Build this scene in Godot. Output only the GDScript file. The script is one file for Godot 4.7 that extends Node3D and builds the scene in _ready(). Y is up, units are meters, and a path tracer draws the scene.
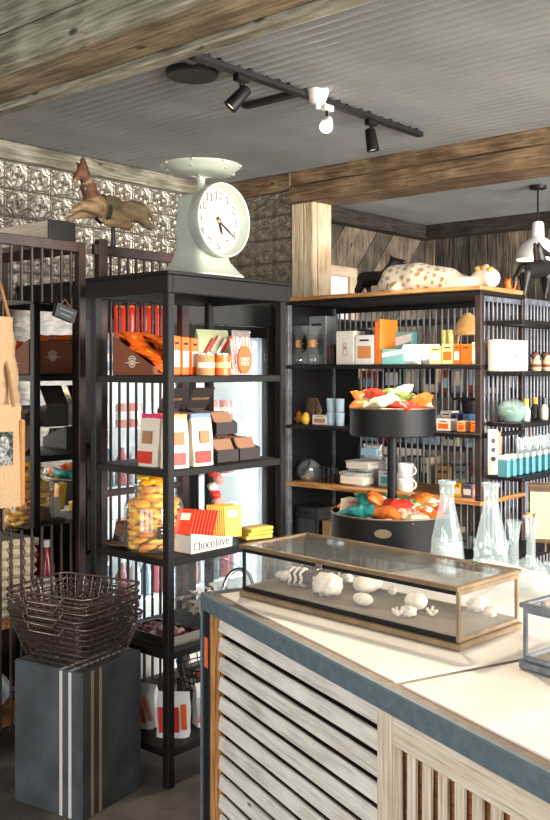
extends Node3D
# A general store: tall black tower of sweets, barred racks, zinc-edged counter. World axes follow the room; the camera is turned.
const F := 940.0
const CAM := Vector3(0, 1.6, 0)
const YAW := 41.0
const HORIZON := 368.0
const CEIL := 2.72
const XL := -4.0      # left wall
const ZB := -4.10     # back partition
const ZF := -6.36     # far wall of the next room
var R := Vector3(cos(deg_to_rad(YAW)), 0, -sin(deg_to_rad(YAW)))
var FW := Vector3(-sin(deg_to_rad(YAW)), 0, -cos(deg_to_rad(YAW)))
var T := Transform3D.IDENTITY
var uvo := Vector2.ZERO
var M := {}
var counts := {}
var rng := RandomNumberGenerator.new()

# ---------- photograph pixel -> point on a plane
func ray(px: float, py: float) -> Vector3:
	return R * ((px - 275.0) / F) + Vector3.UP * ((HORIZON - py) / F) + FW
func on_y(px: float, py: float, h: float) -> Vector3:
	var r := ray(px, py)
	return CAM + r * ((h - CAM.y) / r.y)
func on_x(px: float, py: float, x: float) -> Vector3:
	var r := ray(px, py)
	return CAM + r * (x / r.x)
func on_z(px: float, py: float, z: float) -> Vector3:
	var r := ray(px, py)
	return CAM + r * (z / r.z)
func at_d(px: float, py: float, d: float) -> Vector3:
	return CAM + ray(px, py) * d
func zx(px: float, x: float) -> float:
	return on_x(px, HORIZON, x).z
func xz(px: float, z: float) -> float:
	return on_z(px, HORIZON, z).x
func depth(p: Vector3) -> float:
	return (p - CAM).dot(FW)

# ---------- mesh helpers
func S() -> SurfaceTool:
	var s := SurfaceTool.new()
	s.begin(Mesh.PRIMITIVE_TRIANGLES)
	s.set_smooth_group(-1)
	return s
func tri(s: SurfaceTool, a: Vector3, b: Vector3, c: Vector3, ua := Vector2.ZERO, ub := Vector2.ZERO, uc := Vector2.ZERO) -> void:
	s.set_uv(ua)
	s.add_vertex(T * a)
	s.set_uv(uc)
	s.add_vertex(T * c)
	s.set_uv(ub)
	s.add_vertex(T * b)
func quad(s: SurfaceTool, a: Vector3, b: Vector3, c: Vector3, d: Vector3, ua := Vector2(0, 0), ub := Vector2(1, 0), uc := Vector2(1, 1), ud := Vector2(0, 1)) -> void:
	tri(s, a, b, c, ua, ub, uc)
	tri(s, a, c, d, ua, uc, ud)
func quad_out(s: SurfaceTool, a: Vector3, b: Vector3, c: Vector3, d: Vector3, o: Vector3, uv: Array) -> void:
	if (b - a).cross(c - a).dot(o) >= 0.0:
		quad(s, a, b, c, d, uv[0], uv[1], uv[2], uv[3])
	else:
		quad(s, d, c, b, a, uv[3], uv[2], uv[1], uv[0])
func box(s: SurfaceTool, c: Vector3, size: Vector3, bev := 0.0, unit := false) -> void:
	s.set_smooth_group(-1)
	var h := size * 0.5
	bev = minf(bev, minf(h.x, minf(h.y, h.z)) * 0.9)
	var g := size.max_axis_index()
	for ax in 3:
		var u := (ax + 1) % 3
		var v := (ax + 2) % 3
		for sg in [-1.0, 1.0]:
			var p := []
			var t := []
			for q in [Vector2(-1, -1), Vector2(1, -1), Vector2(1, 1), Vector2(-1, 1)]:
				var w := Vector3.ZERO
				w[ax] = sg * h[ax]
				w[u] = q.x * (h[u] - bev)
				w[v] = q.y * (h[v] - bev)
				p.append(c + w)
				if unit:
					var tx := 0.0
					var ty := 0.0
					if ax == 2:
						tx = 0.5 + 0.5 * q.x * sg
						ty = 0.5 - 0.5 * q.y
					t.append(Vector2(tx, ty) if ax == 2 else Vector2(0.02, 0.02))
				elif u == g:
					t.append(Vector2(w[v], w[u]) + uvo)
				else:
					t.append(Vector2(w[u], w[v]) + uvo)
			var o := Vector3.ZERO
			o[ax] = sg
			quad_out(s, p[0], p[1], p[2], p[3], o, t)
	if bev <= 0.0:
		return
	var z4 := [uvo, uvo, uvo, uvo]
	if unit:
		z4 = [Vector2(.02, .02), Vector2(.02, .02), Vector2(.02, .02), Vector2(.02, .02)]
	for a in 3:
		var b := (a + 1) % 3
		var d := (a + 2) % 3
		for sb in [-1.0, 1.0]:
			for sd in [-1.0, 1.0]:
				var p := []
				for k in 4:
					var w := Vector3.ZERO
					w[a] = (h[a] - bev) * (-1.0 if k == 0 or k == 3 else 1.0)
					w[b] = sb * (h[b] if k < 2 else h[b] - bev)
					w[d] = sd * (h[d] - bev if k < 2 else h[d])
					p.append(c + w)
				var o := Vector3.ZERO
				o[b] = sb
				o[d] = sd
				if unit:
					quad_out(s, p[0], p[1], p[2], p[3], o, z4)
				else:
					var l := h[a] - bev
					quad_out(s, p[0], p[1], p[2], p[3], o, [Vector2(h[b], -l) + uvo, Vector2(h[b], l) + uvo, Vector2(h[b] + bev, l) + uvo, Vector2(h[b] + bev, -l) + uvo])
	for sx in [-1.0, 1.0]:
		for sy in [-1.0, 1.0]:
			for sz in [-1.0, 1.0]:
				var sg := Vector3(sx, sy, sz)
				var a := c + sg * Vector3(h.x, h.y - bev, h.z - bev)
				var b := c + sg * Vector3(h.x - bev, h.y, h.z - bev)
				var d := c + sg * Vector3(h.x - bev, h.y - bev, h.z)
				if sx * sy * sz > 0:
					tri(s, a, b, d, z4[0], z4[0], z4[0])
				else:
					tri(s, a, d, b, z4[0], z4[0], z4[0])
func box2(s: SurfaceTool, lo: Vector3, hi: Vector3, bev := 0.0) -> void:
	box(s, (lo + hi) * 0.5, (hi - lo).abs(), bev)
func tube(s: SurfaceTool, pts: Array, r: Variant, n := 8, closed := false) -> void:
	s.set_smooth_group(0)
	var cnt := pts.size()
	var rings := []
	var up := Vector3.UP
	var along := 0.0
	for i in cnt:
		var a: Vector3 = pts[(i - 1 + cnt) % cnt] if (closed or i > 0) else pts[i]
		var b: Vector3 = pts[(i + 1) % cnt] if (closed or i < cnt - 1) else pts[i]
		var t := (b - a).normalized()
		if i == 0:
			up = Vector3.UP if absf(t.y) < 0.9 else Vector3.RIGHT
		var sd := t.cross(up).normalized()
		up = sd.cross(t).normalized()
		var rr: float = r[i] if r is Array else r
		var ring := []
		for k in n:
			var an := TAU * k / n
			ring.append(Vector3(pts[i]) + (sd * cos(an) + up * sin(an)) * rr)
		rings.append(ring)
	var last := cnt if closed else cnt - 1
	for i in last:
		var p0 := rings[i] as Array
		var p1 := rings[(i + 1) % cnt] as Array
		var l: float = (Vector3(pts[(i + 1) % cnt]) - Vector3(pts[i])).length()
		for k in n:
			var m := (k + 1) % n
			quad(s, p0[m], p0[k], p1[k], p1[m], Vector2(float(k + 1) / n, along), Vector2(float(k) / n, along), Vector2(float(k) / n, along + l), Vector2(float(k + 1) / n, along + l))
		along += l
	if not closed:
		s.set_smooth_group(-1)
		for e in [0, cnt - 1]:
			var ring := rings[e] as Array
			for k in range(1, n - 1):
				if e == 0:
					tri(s, ring[0], ring[k], ring[k + 1])
				else:
					tri(s, ring[0], ring[k + 1], ring[k])
var smg := 1
func lathe(s: SurfaceTool, prof: Array, n := 24, c := Vector3.ZERO, arc := TAU, start := 0.0) -> void:
	smg += 1
	for i in prof.size() - 1:
		var a: Vector2 = prof[i]
		var b: Vector2 = prof[i + 1]
		if i > 0:
			var z: Vector2 = prof[i - 1]
			if absf((a - z).angle_to(b - a)) > 0.7:
				smg += 1
		s.set_smooth_group(smg)
		for k in n:
			var t0 := start + arc * k / n
			var t1 := start + arc * (k + 1) / n
			var d0 := Vector3(cos(t0), 0, sin(t0))
			var d1 := Vector3(cos(t1), 0, sin(t1))
			var p0 := c + d0 * a.x + Vector3(0, a.y, 0)
			var p1 := c + d1 * a.x + Vector3(0, a.y, 0)
			var p2 := c + d1 * b.x + Vector3(0, b.y, 0)
			var p3 := c + d0 * b.x + Vector3(0, b.y, 0)
			var u0 := float(k) / n
			var u1 := float(k + 1) / n
			var v0 := float(i) / (prof.size() - 1)
			var v1 := float(i + 1) / (prof.size() - 1)
			if b.x > 0.00001:
				tri(s, p0, p3, p2, Vector2(u0, v0), Vector2(u0, v1), Vector2(u1, v1))
			if a.x > 0.00001:
				tri(s, p0, p2, p1, Vector2(u0, v0), Vector2(u1, v1), Vector2(u1, v0))
	s.set_smooth_group(-1)
func prism(s: SurfaceTool, poly: Array, dep: float, c := Vector3.ZERO) -> void:   # outline in xy, thickness along z (centred)
	s.set_smooth_group(-1)
	var pv := PackedVector2Array(poly)
	if Geometry2D.is_polygon_clockwise(pv):
		pv.reverse()
	var ix := Geometry2D.triangulate_polygon(pv)
	for i in range(0, ix.size(), 3):
		var q := [pv[ix[i]], pv[ix[i + 1]], pv[ix[i + 2]]]
		if (q[1] - q[0]).cross(q[2] - q[0]) < 0.0:
			q = [q[0], q[2], q[1]]
		tri(s, c + Vector3(q[0].x, q[0].y, dep / 2), c + Vector3(q[1].x, q[1].y, dep / 2), c + Vector3(q[2].x, q[2].y, dep / 2), q[0], q[1], q[2])
		tri(s, c + Vector3(q[0].x, q[0].y, -dep / 2), c + Vector3(q[2].x, q[2].y, -dep / 2), c + Vector3(q[1].x, q[1].y, -dep / 2), q[0], q[2], q[1])
	var l := 0.0
	for i in pv.size():
		var a := pv[i]
		var b := pv[(i + 1) % pv.size()]
		var m := l + a.distance_to(b)
		quad(s, c + Vector3(a.x, a.y, dep / 2), c + Vector3(a.x, a.y, -dep / 2), c + Vector3(b.x, b.y, -dep / 2), c + Vector3(b.x, b.y, dep / 2), Vector2(0, l), Vector2(dep, l), Vector2(dep, m), Vector2(0, m))
		l = m
func blob(s: SurfaceTool, c: Vector3, r: Vector3, nu := 14, nv := 9, amp := 0.0, freq := 2.0, sd := 1) -> void:
	smg += 1
	s.set_smooth_group(smg)
	var nz := FastNoiseLite.new()
	nz.seed = sd
	nz.frequency = freq
	var g := []
	for j in nv + 1:
		var row := []
		for i in nu:
			var th := PI * j / nv
			var ph := TAU * i / nu
			var d := Vector3(sin(th) * cos(ph), cos(th), sin(th) * sin(ph))
			row.append(c + d * r * (1.0 + amp * nz.get_noise_3dv(d * 1.0)))
		g.append(row)
	for j in nv:
		for i in nu:
			var k := (i + 1) % nu
			var ua := Vector2(float(i) / nu, float(j) / nv)
			var uc := Vector2(float(i + 1) / nu, float(j + 1) / nv)
			if j > 0:
				tri(s, g[j][i], g[j][k], g[j + 1][k], ua, Vector2(uc.x, ua.y), uc)
			if j < nv - 1:
				tri(s, g[j][i], g[j + 1][k], g[j + 1][i], ua, uc, Vector2(ua.x, uc.y))
	s.set_smooth_group(-1)
func sheet(s: SurfaceTool, nu: int, nv: int, f: Callable, two := false) -> void:   # f(u, v) -> point; outside is dU x dV
	smg += 1
	s.set_smooth_group(smg)
	var g := []
	for j in nv + 1:
		var row := []
		for i in nu + 1:
			row.append(f.call(float(i) / nu, float(j) / nv))
		g.append(row)
	for j in nv:
		for i in nu:
			var a := Vector2(float(i) / nu, float(j) / nv)
			var b := Vector2(float(i + 1) / nu, float(j + 1) / nv)
			quad(s, g[j][i], g[j][i + 1], g[j + 1][i + 1], g[j + 1][i], a, Vector2(b.x, a.y), b, Vector2(a.x, b.y))
	if two:
		smg += 1
		s.set_smooth_group(smg)
		for j in nv:
			for i in nu:
				var a := Vector2(float(i) / nu, float(j) / nv)
				var b := Vector2(float(i + 1) / nu, float(j + 1) / nv)
				quad(s, g[j + 1][i], g[j + 1][i + 1], g[j][i + 1], g[j][i], Vector2(a.x, b.y), b, Vector2(b.x, a.y), a)
	s.set_smooth_group(-1)
func pillow(s: SurfaceTool, w: float, h: float, t: float, crinkle := 0.004, sd := 1, n := 9) -> void:   # sealed bag lying in xy, bulging along z
	var nz := FastNoiseLite.new()
	nz.seed = sd
	nz.frequency = 14.0
	for sg in [1.0, -1.0]:
		sheet(s, n, n, func(u: float, v: float) -> Vector3:
			var x = (u * 2.0 - 1.0) * sg
			var y := v * 2.0 - 1.0
			var e := (1.0 - pow(absf(x), 3.0)) * (1.0 - pow(absf(y), 4.0))
			var k := nz.get_noise_3d(x * w, y * h, sg) * crinkle * minf(1.0, e * 6.0)
			return Vector3(x * w * 0.5 * (1.0 - 0.06 * (1.0 - y * y)), y * h * 0.5, sg * (t * 0.5 * sqrt(maxf(e, 0.0)) + k)))
func nets(s: SurfaceTool, caps: Array, cell: float, k: float, col: Variant = null) -> void:   # caps: [a, b, ra, rb]; smooth union of tapered capsules meshed as surface nets
	var lo := Vector3.INF
	var hi := -Vector3.INF
	for c in caps:
		var m: float = maxf(c[2], c[3]) + k + cell * 2
		for e in [0, 1]:
			lo = lo.min(Vector3(c[e]) - Vector3.ONE * m)
			hi = hi.max(Vector3(c[e]) + Vector3.ONE * m)
	var n := Vector3i(((hi - lo) / cell).ceil()) + Vector3i.ONE
	var fld := PackedFloat32Array()
	fld.resize(n.x * n.y * n.z)
	fld.fill(1.0)
	for c in caps:
		var a: Vector3 = c[0]
		var b: Vector3 = c[1]
		var m: float = maxf(c[2], c[3]) + k + cell * 2
		var i0 := Vector3i(((a.min(b) - Vector3.ONE * m - lo) / cell).floor()).clamp(Vector3i.ZERO, n - Vector3i.ONE)
		var i1 := Vector3i(((a.max(b) + Vector3.ONE * m - lo) / cell).ceil()).clamp(Vector3i.ZERO, n - Vector3i.ONE)
		var ab := b - a
		var l2 := maxf(ab.length_squared(), 0.0000001)
		for z in range(i0.z, i1.z + 1):
			for y in range(i0.y, i1.y + 1):
				for x in range(i0.x, i1.x + 1):
					var p := lo + Vector3(x, y, z) * cell
					var t := clampf((p - a).dot(ab) / l2, 0.0, 1.0)
					var d := p.distance_to(a + ab * t) - lerpf(c[2], c[3], t)
					var id := (z * n.y + y) * n.x + x
					var o := fld[id]
					var h := clampf(0.5 + 0.5 * (o - d) / k, 0.0, 1.0)
					fld[id] = lerpf(o, d, h) - k * h * (1.0 - h)
	smg += 1
	s.set_smooth_group(smg)
	var vert := {}
	var offs := [0, 1, n.x, n.x + 1, n.x * n.y, n.x * n.y + 1, n.x * n.y + n.x, n.x * n.y + n.x + 1]
	for z in n.z - 1:
		for y in n.y - 1:
			for x in n.x - 1:
				var id := (z * n.y + y) * n.x + x
				var neg := 0
				for q in 8:
					if fld[id + offs[q]] < 0.0:
						neg += 1
				if neg == 0 or neg == 8:
					continue
				var sum := Vector3.ZERO
				var ct := 0
				for e in [[0, 1], [2, 3], [4, 5], [6, 7], [0, 2], [1, 3], [4, 6], [5, 7], [0, 4], [1, 5], [2, 6], [3, 7]]:
					var fa := fld[id + offs[e[0]]]
					var fb := fld[id + offs[e[1]]]
					if (fa < 0.0) != (fb < 0.0):
						var t := fa / (fa - fb)
						var pa := Vector3(e[0] & 1, (e[0] >> 1) & 1, (e[0] >> 2) & 1)
						var pb := Vector3(e[1] & 1, (e[1] >> 1) & 1, (e[1] >> 2) & 1)
						sum += pa.lerp(pb, t)
						ct += 1
				vert[id] = lo + (Vector3(x, y, z) + sum / ct) * cell
	var st := [1, n.x, n.x * n.y]
	for z in range(1, n.z - 1):
		for y in range(1, n.y - 1):
			for x in range(1, n.x - 1):
				var id := (z * n.y + y) * n.x + x
				for ax in 3:
					var fa := fld[id]
					var fb := fld[id + st[ax]]
					if (fa < 0.0) == (fb < 0.0):
						continue
					var u: int = st[(ax + 1) % 3]
					var v: int = st[(ax + 2) % 3]
					var ps := [vert.get(id - u - v), vert.get(id - v), vert.get(id), vert.get(id - u)]
					if ps.has(null):
						continue
					if fa >= 0.0:
						ps.reverse()
					for tr in [[0, 2, 1], [0, 3, 2]]:
						for q in tr:
							var p: Vector3 = ps[q]
							if col != null:
								s.set_color(col.call(1.0 * p))
							s.set_uv(Vector2(p.x + p.z, p.y))
							s.add_vertex(T * p)
	s.set_smooth_group(-1)
func mk(s: SurfaceTool, m: Material) -> ArrayMesh:
	s.generate_normals()
	var me := s.commit()
	me.surface_set_material(0, m)
	return me
func put(called: String, me: Mesh, parent: Node = null, at := Transform3D.IDENTITY, m: Material = null) -> MeshInstance3D:
	var o := MeshInstance3D.new()
	o.name = numbered(called) if parent == null else called
	o.mesh = me
	o.transform = at
	if m:
		o.material_override = m
	if parent == null:
		add_child(o)
	else:
		parent.add_child(o, true)
	return o
func obj(called: String, s: SurfaceTool, m: Material, parent: Node = null) -> MeshInstance3D:
	return put(called, mk(s, m), parent)
func numbered(called: String) -> String:
	counts[called] = counts.get(called, -1) + 1
	return called if counts[called] == 0 else "%s_%03d" % [called, counts[called]]
func tag(o: Node, label: String, category: String, group := "") -> Node:
	o.set_meta("label", label)
	o.set_meta("category", category)
	if group != "":
		o.set_meta("group", group)
	return o
func thing(called: String, label: String, category: String, at := Vector3.ZERO, turn := 0.0, group := "") -> Node3D:
	var o := Node3D.new()
	o.name = numbered(called)
	add_child(o)
	o.position = at
	o.rotation_degrees.y = turn
	tag(o, label, category, group)
	return o
func dup(o: Node3D, called: String, label: String, group := "") -> Node3D:
	var c: Node3D = o.duplicate()
	c.name = numbered(called)
	add_child(c)
	c.set_meta("label", label)
	if group != "":
		c.set_meta("group", group)
	return c
func struct(o: Node, label := "") -> Node:
	o.set_meta("kind", "structure")
	if label != "":
		o.set_meta("label", label)
	return o
func setting(called: String, label := "") -> Node3D:
	var o := Node3D.new()
	o.name = numbered(called)
	add_child(o)
	struct(o, label)
	return o
func text(called: String, words: String, size: float, m: Material, parent: Node, at: Transform3D, serif := false, wide := 0.0, deep := 0.002) -> MeshInstance3D:
	var f := SystemFont.new()
	f.font_names = PackedStringArray(["Droid Serif" if serif else "Droid Sans"])
	f.font_italic = serif
	var t := TextMesh.new()
	t.text = words
	t.font = f
	t.font_size = 32
	t.pixel_size = size / 32.0
	t.depth = deep
	t.material = m
	if wide > 0.0:
		var w := t.get_aabb().size.x
		if w > 0.0:
			at = at.scaled_local(Vector3(wide / w, wide / w, 1))
	return put(called, t, parent, at)

# ---------- materials
func mat(c: Color, rough := 0.6, metal := 0.0) -> StandardMaterial3D:
	var m := StandardMaterial3D.new()
	m.albedo_color = c
	m.roughness = rough
	m.metallic = metal
	return m
func c8(r: int, g: int, b: int) -> Color:
	return Color8(r, g, b)
func tex(im: Image) -> ImageTexture:
	return ImageTexture.create_from_image(im)
func noise_im(w: int, h: int, freq: float, sd: int, oct := 4) -> Image:
	var n := FastNoiseLite.new()
	n.seed = sd
	n.frequency = freq
	n.fractal_octaves = oct
	return n.get_seamless_image(w, h)
func wood_mat(dark: Color, mid: Color, light: Color, sd: int, knots := 7, rough := 0.75, contrast := 1.0) -> StandardMaterial3D:
	var w := 512
	var h := 512
	var fine := noise_im(w, 24, 0.16, sd)
	fine.resize(w, h, Image.INTERPOLATE_CUBIC)
	var streak := noise_im(w, 48, 0.03, sd + 1)
	streak.resize(w, h, Image.INTERPOLATE_CUBIC)
	var patch := noise_im(w, h, 0.008, sd + 2)
	var g := RandomNumberGenerator.new()
	g.seed = sd
	var ks := []
	for i in knots:
		ks.append([g.randf() * w, g.randf() * h, g.randf_range(3, 6.5)])
	var im := Image.create(w, h, false, Image.FORMAT_RGB8)
	var bump := Image.create(w, h, false, Image.FORMAT_RGB8)
	for y in h:
		for x in w:
			var sx := float(x)
			var kn := 0.0
			for k in ks:
				var dx: float = sx - k[0]
				var dy: float = (y - k[1]) * 0.45
				var d := sqrt(dx * dx + dy * dy)
				var kr: float = k[2]
				if d < kr * 4.0:
					sx += dx / maxf(d, 1.0) * kr * 1.4 * (1.0 - d / (kr * 4.0))
					kn = maxf(kn, 1.0 - d / kr)
			var f := fine.get_pixel(posmod(int(sx), w), y).r
			var s := streak.get_pixel(posmod(int(sx), w), y).r
			var p := patch.get_pixel(x, y).r
			var v := clampf(0.5 + ((f - 0.5) * 0.95 + (s - 0.5) * 0.55 + (p - 0.5) * 0.7) * contrast, 0.0, 1.0)
			var c := dark.lerp(mid, v * 2.0) if v < 0.5 else mid.lerp(light, v * 2.0 - 1.0)
			if kn > 0.0:
				c = c.lerp(dark.darkened(0.45), minf(kn * 1.6, 0.9))
			im.set_pixel(x, y, c)
			var bv := clampf(0.6 * f + 0.4 * s - kn * 0.3, 0, 1)
			bump.set_pixel(x, y, Color(bv, bv, bv))
	bump.bump_map_to_normal_map(6.0)
	var m := mat(Color.WHITE, rough)
	m.albedo_texture = tex(im)
	m.normal_enabled = true
	m.normal_texture = tex(bump)
	m.normal_scale = 0.6
	return m
func noise_mat(a: Color, b: Color, freq: float, sd: int, scale := 1.0, rough := 0.6, metal := 0.0, gain := 1.6, bump := 0.0) -> StandardMaterial3D:
	var im := noise_im(256, 256, freq, sd, 5)
	var o := Image.create(256, 256, false, Image.FORMAT_RGB8)
	for y in 256:
		for x in 256:
			var v := clampf(0.5 + (im.get_pixel(x, y).r - 0.5) * gain, 0, 1)
			o.set_pixel(x, y, a.lerp(b, v))
	var m := mat(Color.WHITE, rough, metal)
	m.albedo_texture = tex(o)
	m.uv1_triplanar = true
	m.uv1_scale = Vector3.ONE * scale
	if bump > 0.0:
		im.bump_map_to_normal_map(4.0)
		m.normal_enabled = true
		m.normal_texture = tex(im)
		m.normal_scale = bump
	return m
func glass_mat(c: Color, a := 0.08) -> StandardMaterial3D:
	var m := mat(Color(c.r, c.g, c.b, a), 0.03)
	m.transparency = BaseMaterial3D.TRANSPARENCY_ALPHA
	return m
func glow(c: Color, e: float) -> StandardMaterial3D:
	var m := mat(Color(0.9, 0.9, 0.9), 0.5)
	m.emission_enabled = true
	m.emission = c
	m.emission_energy_multiplier = e
	return m
func area(called: String, at: Vector3, look: Vector3, size: Vector2, energy: float, c: Color, parent: Node = null) -> AreaLight3D:
	var l := AreaLight3D.new()
	l.name = called
	l.area_size = size
	l.light_energy = energy
	l.light_color = c
	l.shadow_enabled = true
	l.area_range = 12.0
	(parent if parent else self).add_child(l, true)
	l.look_at_from_position(at, at + look, Vector3.UP if absf(look.y) < 0.9 else Vector3.RIGHT)
	return l

func materials() -> void:
	M.beam = wood_mat(c8(86, 80, 64), c8(130, 124, 106), c8(164, 160, 144), 11, 9)
	M.beam2 = wood_mat(c8(78, 58, 40), c8(118, 94, 68), c8(158, 132, 100), 21, 8)
	M.jamb = wood_mat(c8(172, 144, 108), c8(210, 188, 156), c8(226, 210, 184), 31, 5, 0.7, 0.8)
	M.barn = wood_mat(c8(42, 36, 30), c8(74, 65, 54), c8(104, 93, 80), 41, 6)
	M.barn2 = wood_mat(c8(74, 62, 50), c8(112, 97, 80), c8(144, 128, 108), 51, 6)
	M.darkbeam = wood_mat(c8(28, 22, 18), c8(52, 43, 36), c8(82, 70, 60), 61, 5)
	M.slat = wood_mat(c8(176, 168, 156), c8(212, 206, 196), c8(228, 224, 216), 71, 4, 0.65, 0.7)
	M.pale = wood_mat(c8(172, 154, 130), c8(204, 190, 168), c8(222, 212, 196), 81, 2, 0.6, 0.7)
	M.oak = wood_mat(c8(132, 86, 44), c8(182, 128, 72), c8(212, 164, 106), 91, 2, 0.55, 0.8)
	M.steel = mat(c8(17, 15, 15), 0.5, 0.0)
	M.steel.metallic_specular = 0.4
	M.rust = noise_mat(c8(40, 29, 26), c8(66, 46, 39), 0.012, 5, 2.0, 0.5, 0.2)
	M.blue_steel = noise_mat(c8(96, 100, 108), c8(130, 134, 142), 0.02, 6, 3.0, 0.45, 0.4)
	M.black = mat(c8(20, 19, 20), 0.4)
	M.satin = mat(c8(13, 13, 14), 0.5, 0.0)
	M.satin.metallic_specular = 0.35
	M.zinc = noise_mat(c8(84, 101, 110), c8(108, 124, 132), 0.05, 8, 2.0, 0.45, 0.2, 1.0)
	M.tin = noise_mat(c8(120, 112, 100), c8(172, 164, 150), 0.02, 9, 3.0, 0.4, 0.8)
	M.corr = noise_mat(c8(204, 208, 208), c8(224, 226, 226), 0.01, 10, 0.7, 0.4, 0.3)
	M.white = mat(c8(236, 234, 228), 0.45)
	M.floor = noise_mat(c8(82, 76, 70), c8(124, 114, 104), 0.012, 12, 0.8, 0.55, 0.0, 2.0, 0.2)
	M.plaster = mat(c8(120, 112, 102), 0.85)
	M.glass = glass_mat(c8(235, 245, 243), 0.06)
	M.mirror = mat(c8(225, 228, 226), 0.02, 1.0)
	M.cream = mat(c8(176, 182, 168), 0.3)
	M.chrome = mat(c8(190, 188, 184), 0.2, 1.0)
	M.brass = mat(c8(170, 142, 96), 0.32, 0.9)
	M.bronze = noise_mat(c8(126, 106, 80), c8(150, 130, 102), 0.03, 14, 2.0, 0.4, 0.55)
	M.top = noise_mat(c8(226, 218, 204), c8(240, 235, 226), 0.008, 15, 1.2, 0.4)
	M.kraft = mat(c8(176, 132, 86), 0.8)
	M.brown = mat(c8(122, 66, 36), 0.7)
	M.orange = mat(c8(238, 104, 26), 0.4)
	M.red = mat(c8(208, 48, 34), 0.45)
	M.yellow = mat(c8(240, 186, 40), 0.45)
	M.paper = mat(c8(232, 224, 208), 0.7)
	M.ink = mat(c8(40, 34, 32), 0.8)
	M.teal = mat(c8(60, 150, 150), 0.45)
	M.green = mat(c8(110, 150, 60), 0.5)
	M.pink = mat(c8(226, 150, 140), 0.5)
	M.cardboard = mat(c8(140, 102, 68), 0.8)
	M.gapwood = wood_mat(c8(84, 48, 22), c8(128, 78, 38), c8(158, 102, 56), 101, 1, 0.7, 0.7)
	M.soffit = wood_mat(c8(84, 70, 52), c8(122, 106, 82), c8(152, 138, 112), 111, 5)
	M.strip = noise_mat(c8(112, 94, 74), c8(138, 120, 98), .04, 113, 2.0, .5)
	M.slate = mat(c8(58, 60, 62), 0.7)

# ---------- the place
func _ready() -> void:
	rng.seed = 7
	var cam := Camera3D.new()
	cam.name = "camera"
	cam.projection = Camera3D.PROJECTION_FRUSTUM
	cam.near = 0.05
	cam.far = 60.0
	cam.size = 820.0 / F * cam.near
	cam.frustum_offset = Vector2(0, (HORIZON - 410.0) / F * cam.near)
	cam.position = CAM
	cam.rotation_degrees.y = YAW
	add_child(cam)
	cam.current = true
	var we := WorldEnvironment.new()
	we.name = "environment"
	var env := Environment.new()
	env.tonemap_mode = Environment.TONE_MAPPER_LINEAR
	env.tonemap_exposure = 1.0
	env.background_mode = Environment.BG_COLOR
	env.background_color = c8(214, 228, 245)
	env.background_energy_multiplier = 2.0
	env.sdfgi_enabled = true
	env.ssao_enabled = true
	env.ssil_enabled = true
	we.environment = env
	add_child(we)
	# daylight: the shop windows behind the camera and in the side wall
	for wx in [-2.5, -0.2, 2.1]:
		area("window_light", Vector3(wx, 1.55, 3.3), Vector3(0, -0.05, -1), Vector2(1.8, 1.7), 9.0, c8(250, 250, 250))
	area("window_light", Vector3(3.12, 1.72, -2.5), Vector3(-1, 0.03, 0), Vector2(2.6, 1.76), 66.0, c8(255, 247, 235))
	area("window_light", Vector3(3.1, 1.6, -5.3), Vector3(-1, 0, 0), Vector2(1.2, 1.6), 34.0, c8(244, 246, 250))

	materials()
	shell()
	timbers()
	lamps()
	tower()
	cooler()
	left_rack()
	pig_rack()
	side_rack()
	counter()
	tier_stand()
	plinth_and_baskets()
	merchandise()

func plank(called: String, parent: Node, lo: Vector3, hi: Vector3, m: Material, bev := 0.003) -> MeshInstance3D:
	var s := S()
	uvo = Vector2(rng.randf(), rng.randf() * 3.0)
	box2(s, lo, hi, bev)
	uvo = Vector2.ZERO
	return obj(called, s, m, parent)

func slab(called: String, lo: Vector3, hi: Vector3, m: Material, parent: Node = null) -> MeshInstance3D:
	var s := S()
	box2(s, lo, hi)
	var o := obj(called, s, m, parent)
	if parent == null:
		struct(o)
	return o

func tile_mesh(sd: int) -> ArrayMesh:   # pressed tin: bead border, ring and scrolled petals
	var s := S()
	var sz := 0.133
	sheet(s, 30, 30, func(u: float, v: float) -> Vector3:
		var x := u * 2.0 - 1.0
		var y := v * 2.0 - 1.0
		var e := maxf(absf(x), absf(y))
		var r := sqrt(x * x + y * y)
		var h := 0.005 * exp(-pow((e - 0.92) / 0.045, 2.0))
		# quarter rings round the corners join into full circles across four tiles
		var q := Vector2(absf(x), absf(y)) - Vector2.ONE
		h += 0.007 * exp(-pow((q.length() - 0.62) / 0.055, 2.0))
		h += 0.006 * exp(-pow((q.length() - 0.36) / 0.06, 2.0))
		# scrolls: one small ring in each quarter, and a boss
		var c := Vector2(absf(x), absf(y)) - (Vector2(0.50, 0.16) if (x * y > 0.0) == (sd == 0) else Vector2(0.16, 0.50))
		h += 0.007 * exp(-pow((c.length() - 0.13) / 0.05, 2.0))
		h += 0.008 * exp(-pow(r / 0.11, 2.0))
		if e > 0.985:
			h = -0.002
		return Vector3(x * sz * 0.5, y * sz * 0.5, h))
	return mk(s, M.tin)

func corr_sheet(parent: Node, x0: float, x1: float, z0: float, ribs: int, pitch: float, y: float) -> void:
	var s := S()
	sheet(s, 1, ribs * 10, func(u: float, v: float) -> Vector3:
		var ph := v * ribs
		var w := fposmod(ph, 1.0)
		var k := 0.5 - 0.5 * cos(TAU * w)
		return Vector3(lerpf(x0, x1, u), y - 0.020 * pow(k, 0.4), z0 - v * ribs * pitch), true)
	obj("corrugated_sheet", s, M.corr, parent)

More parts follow.
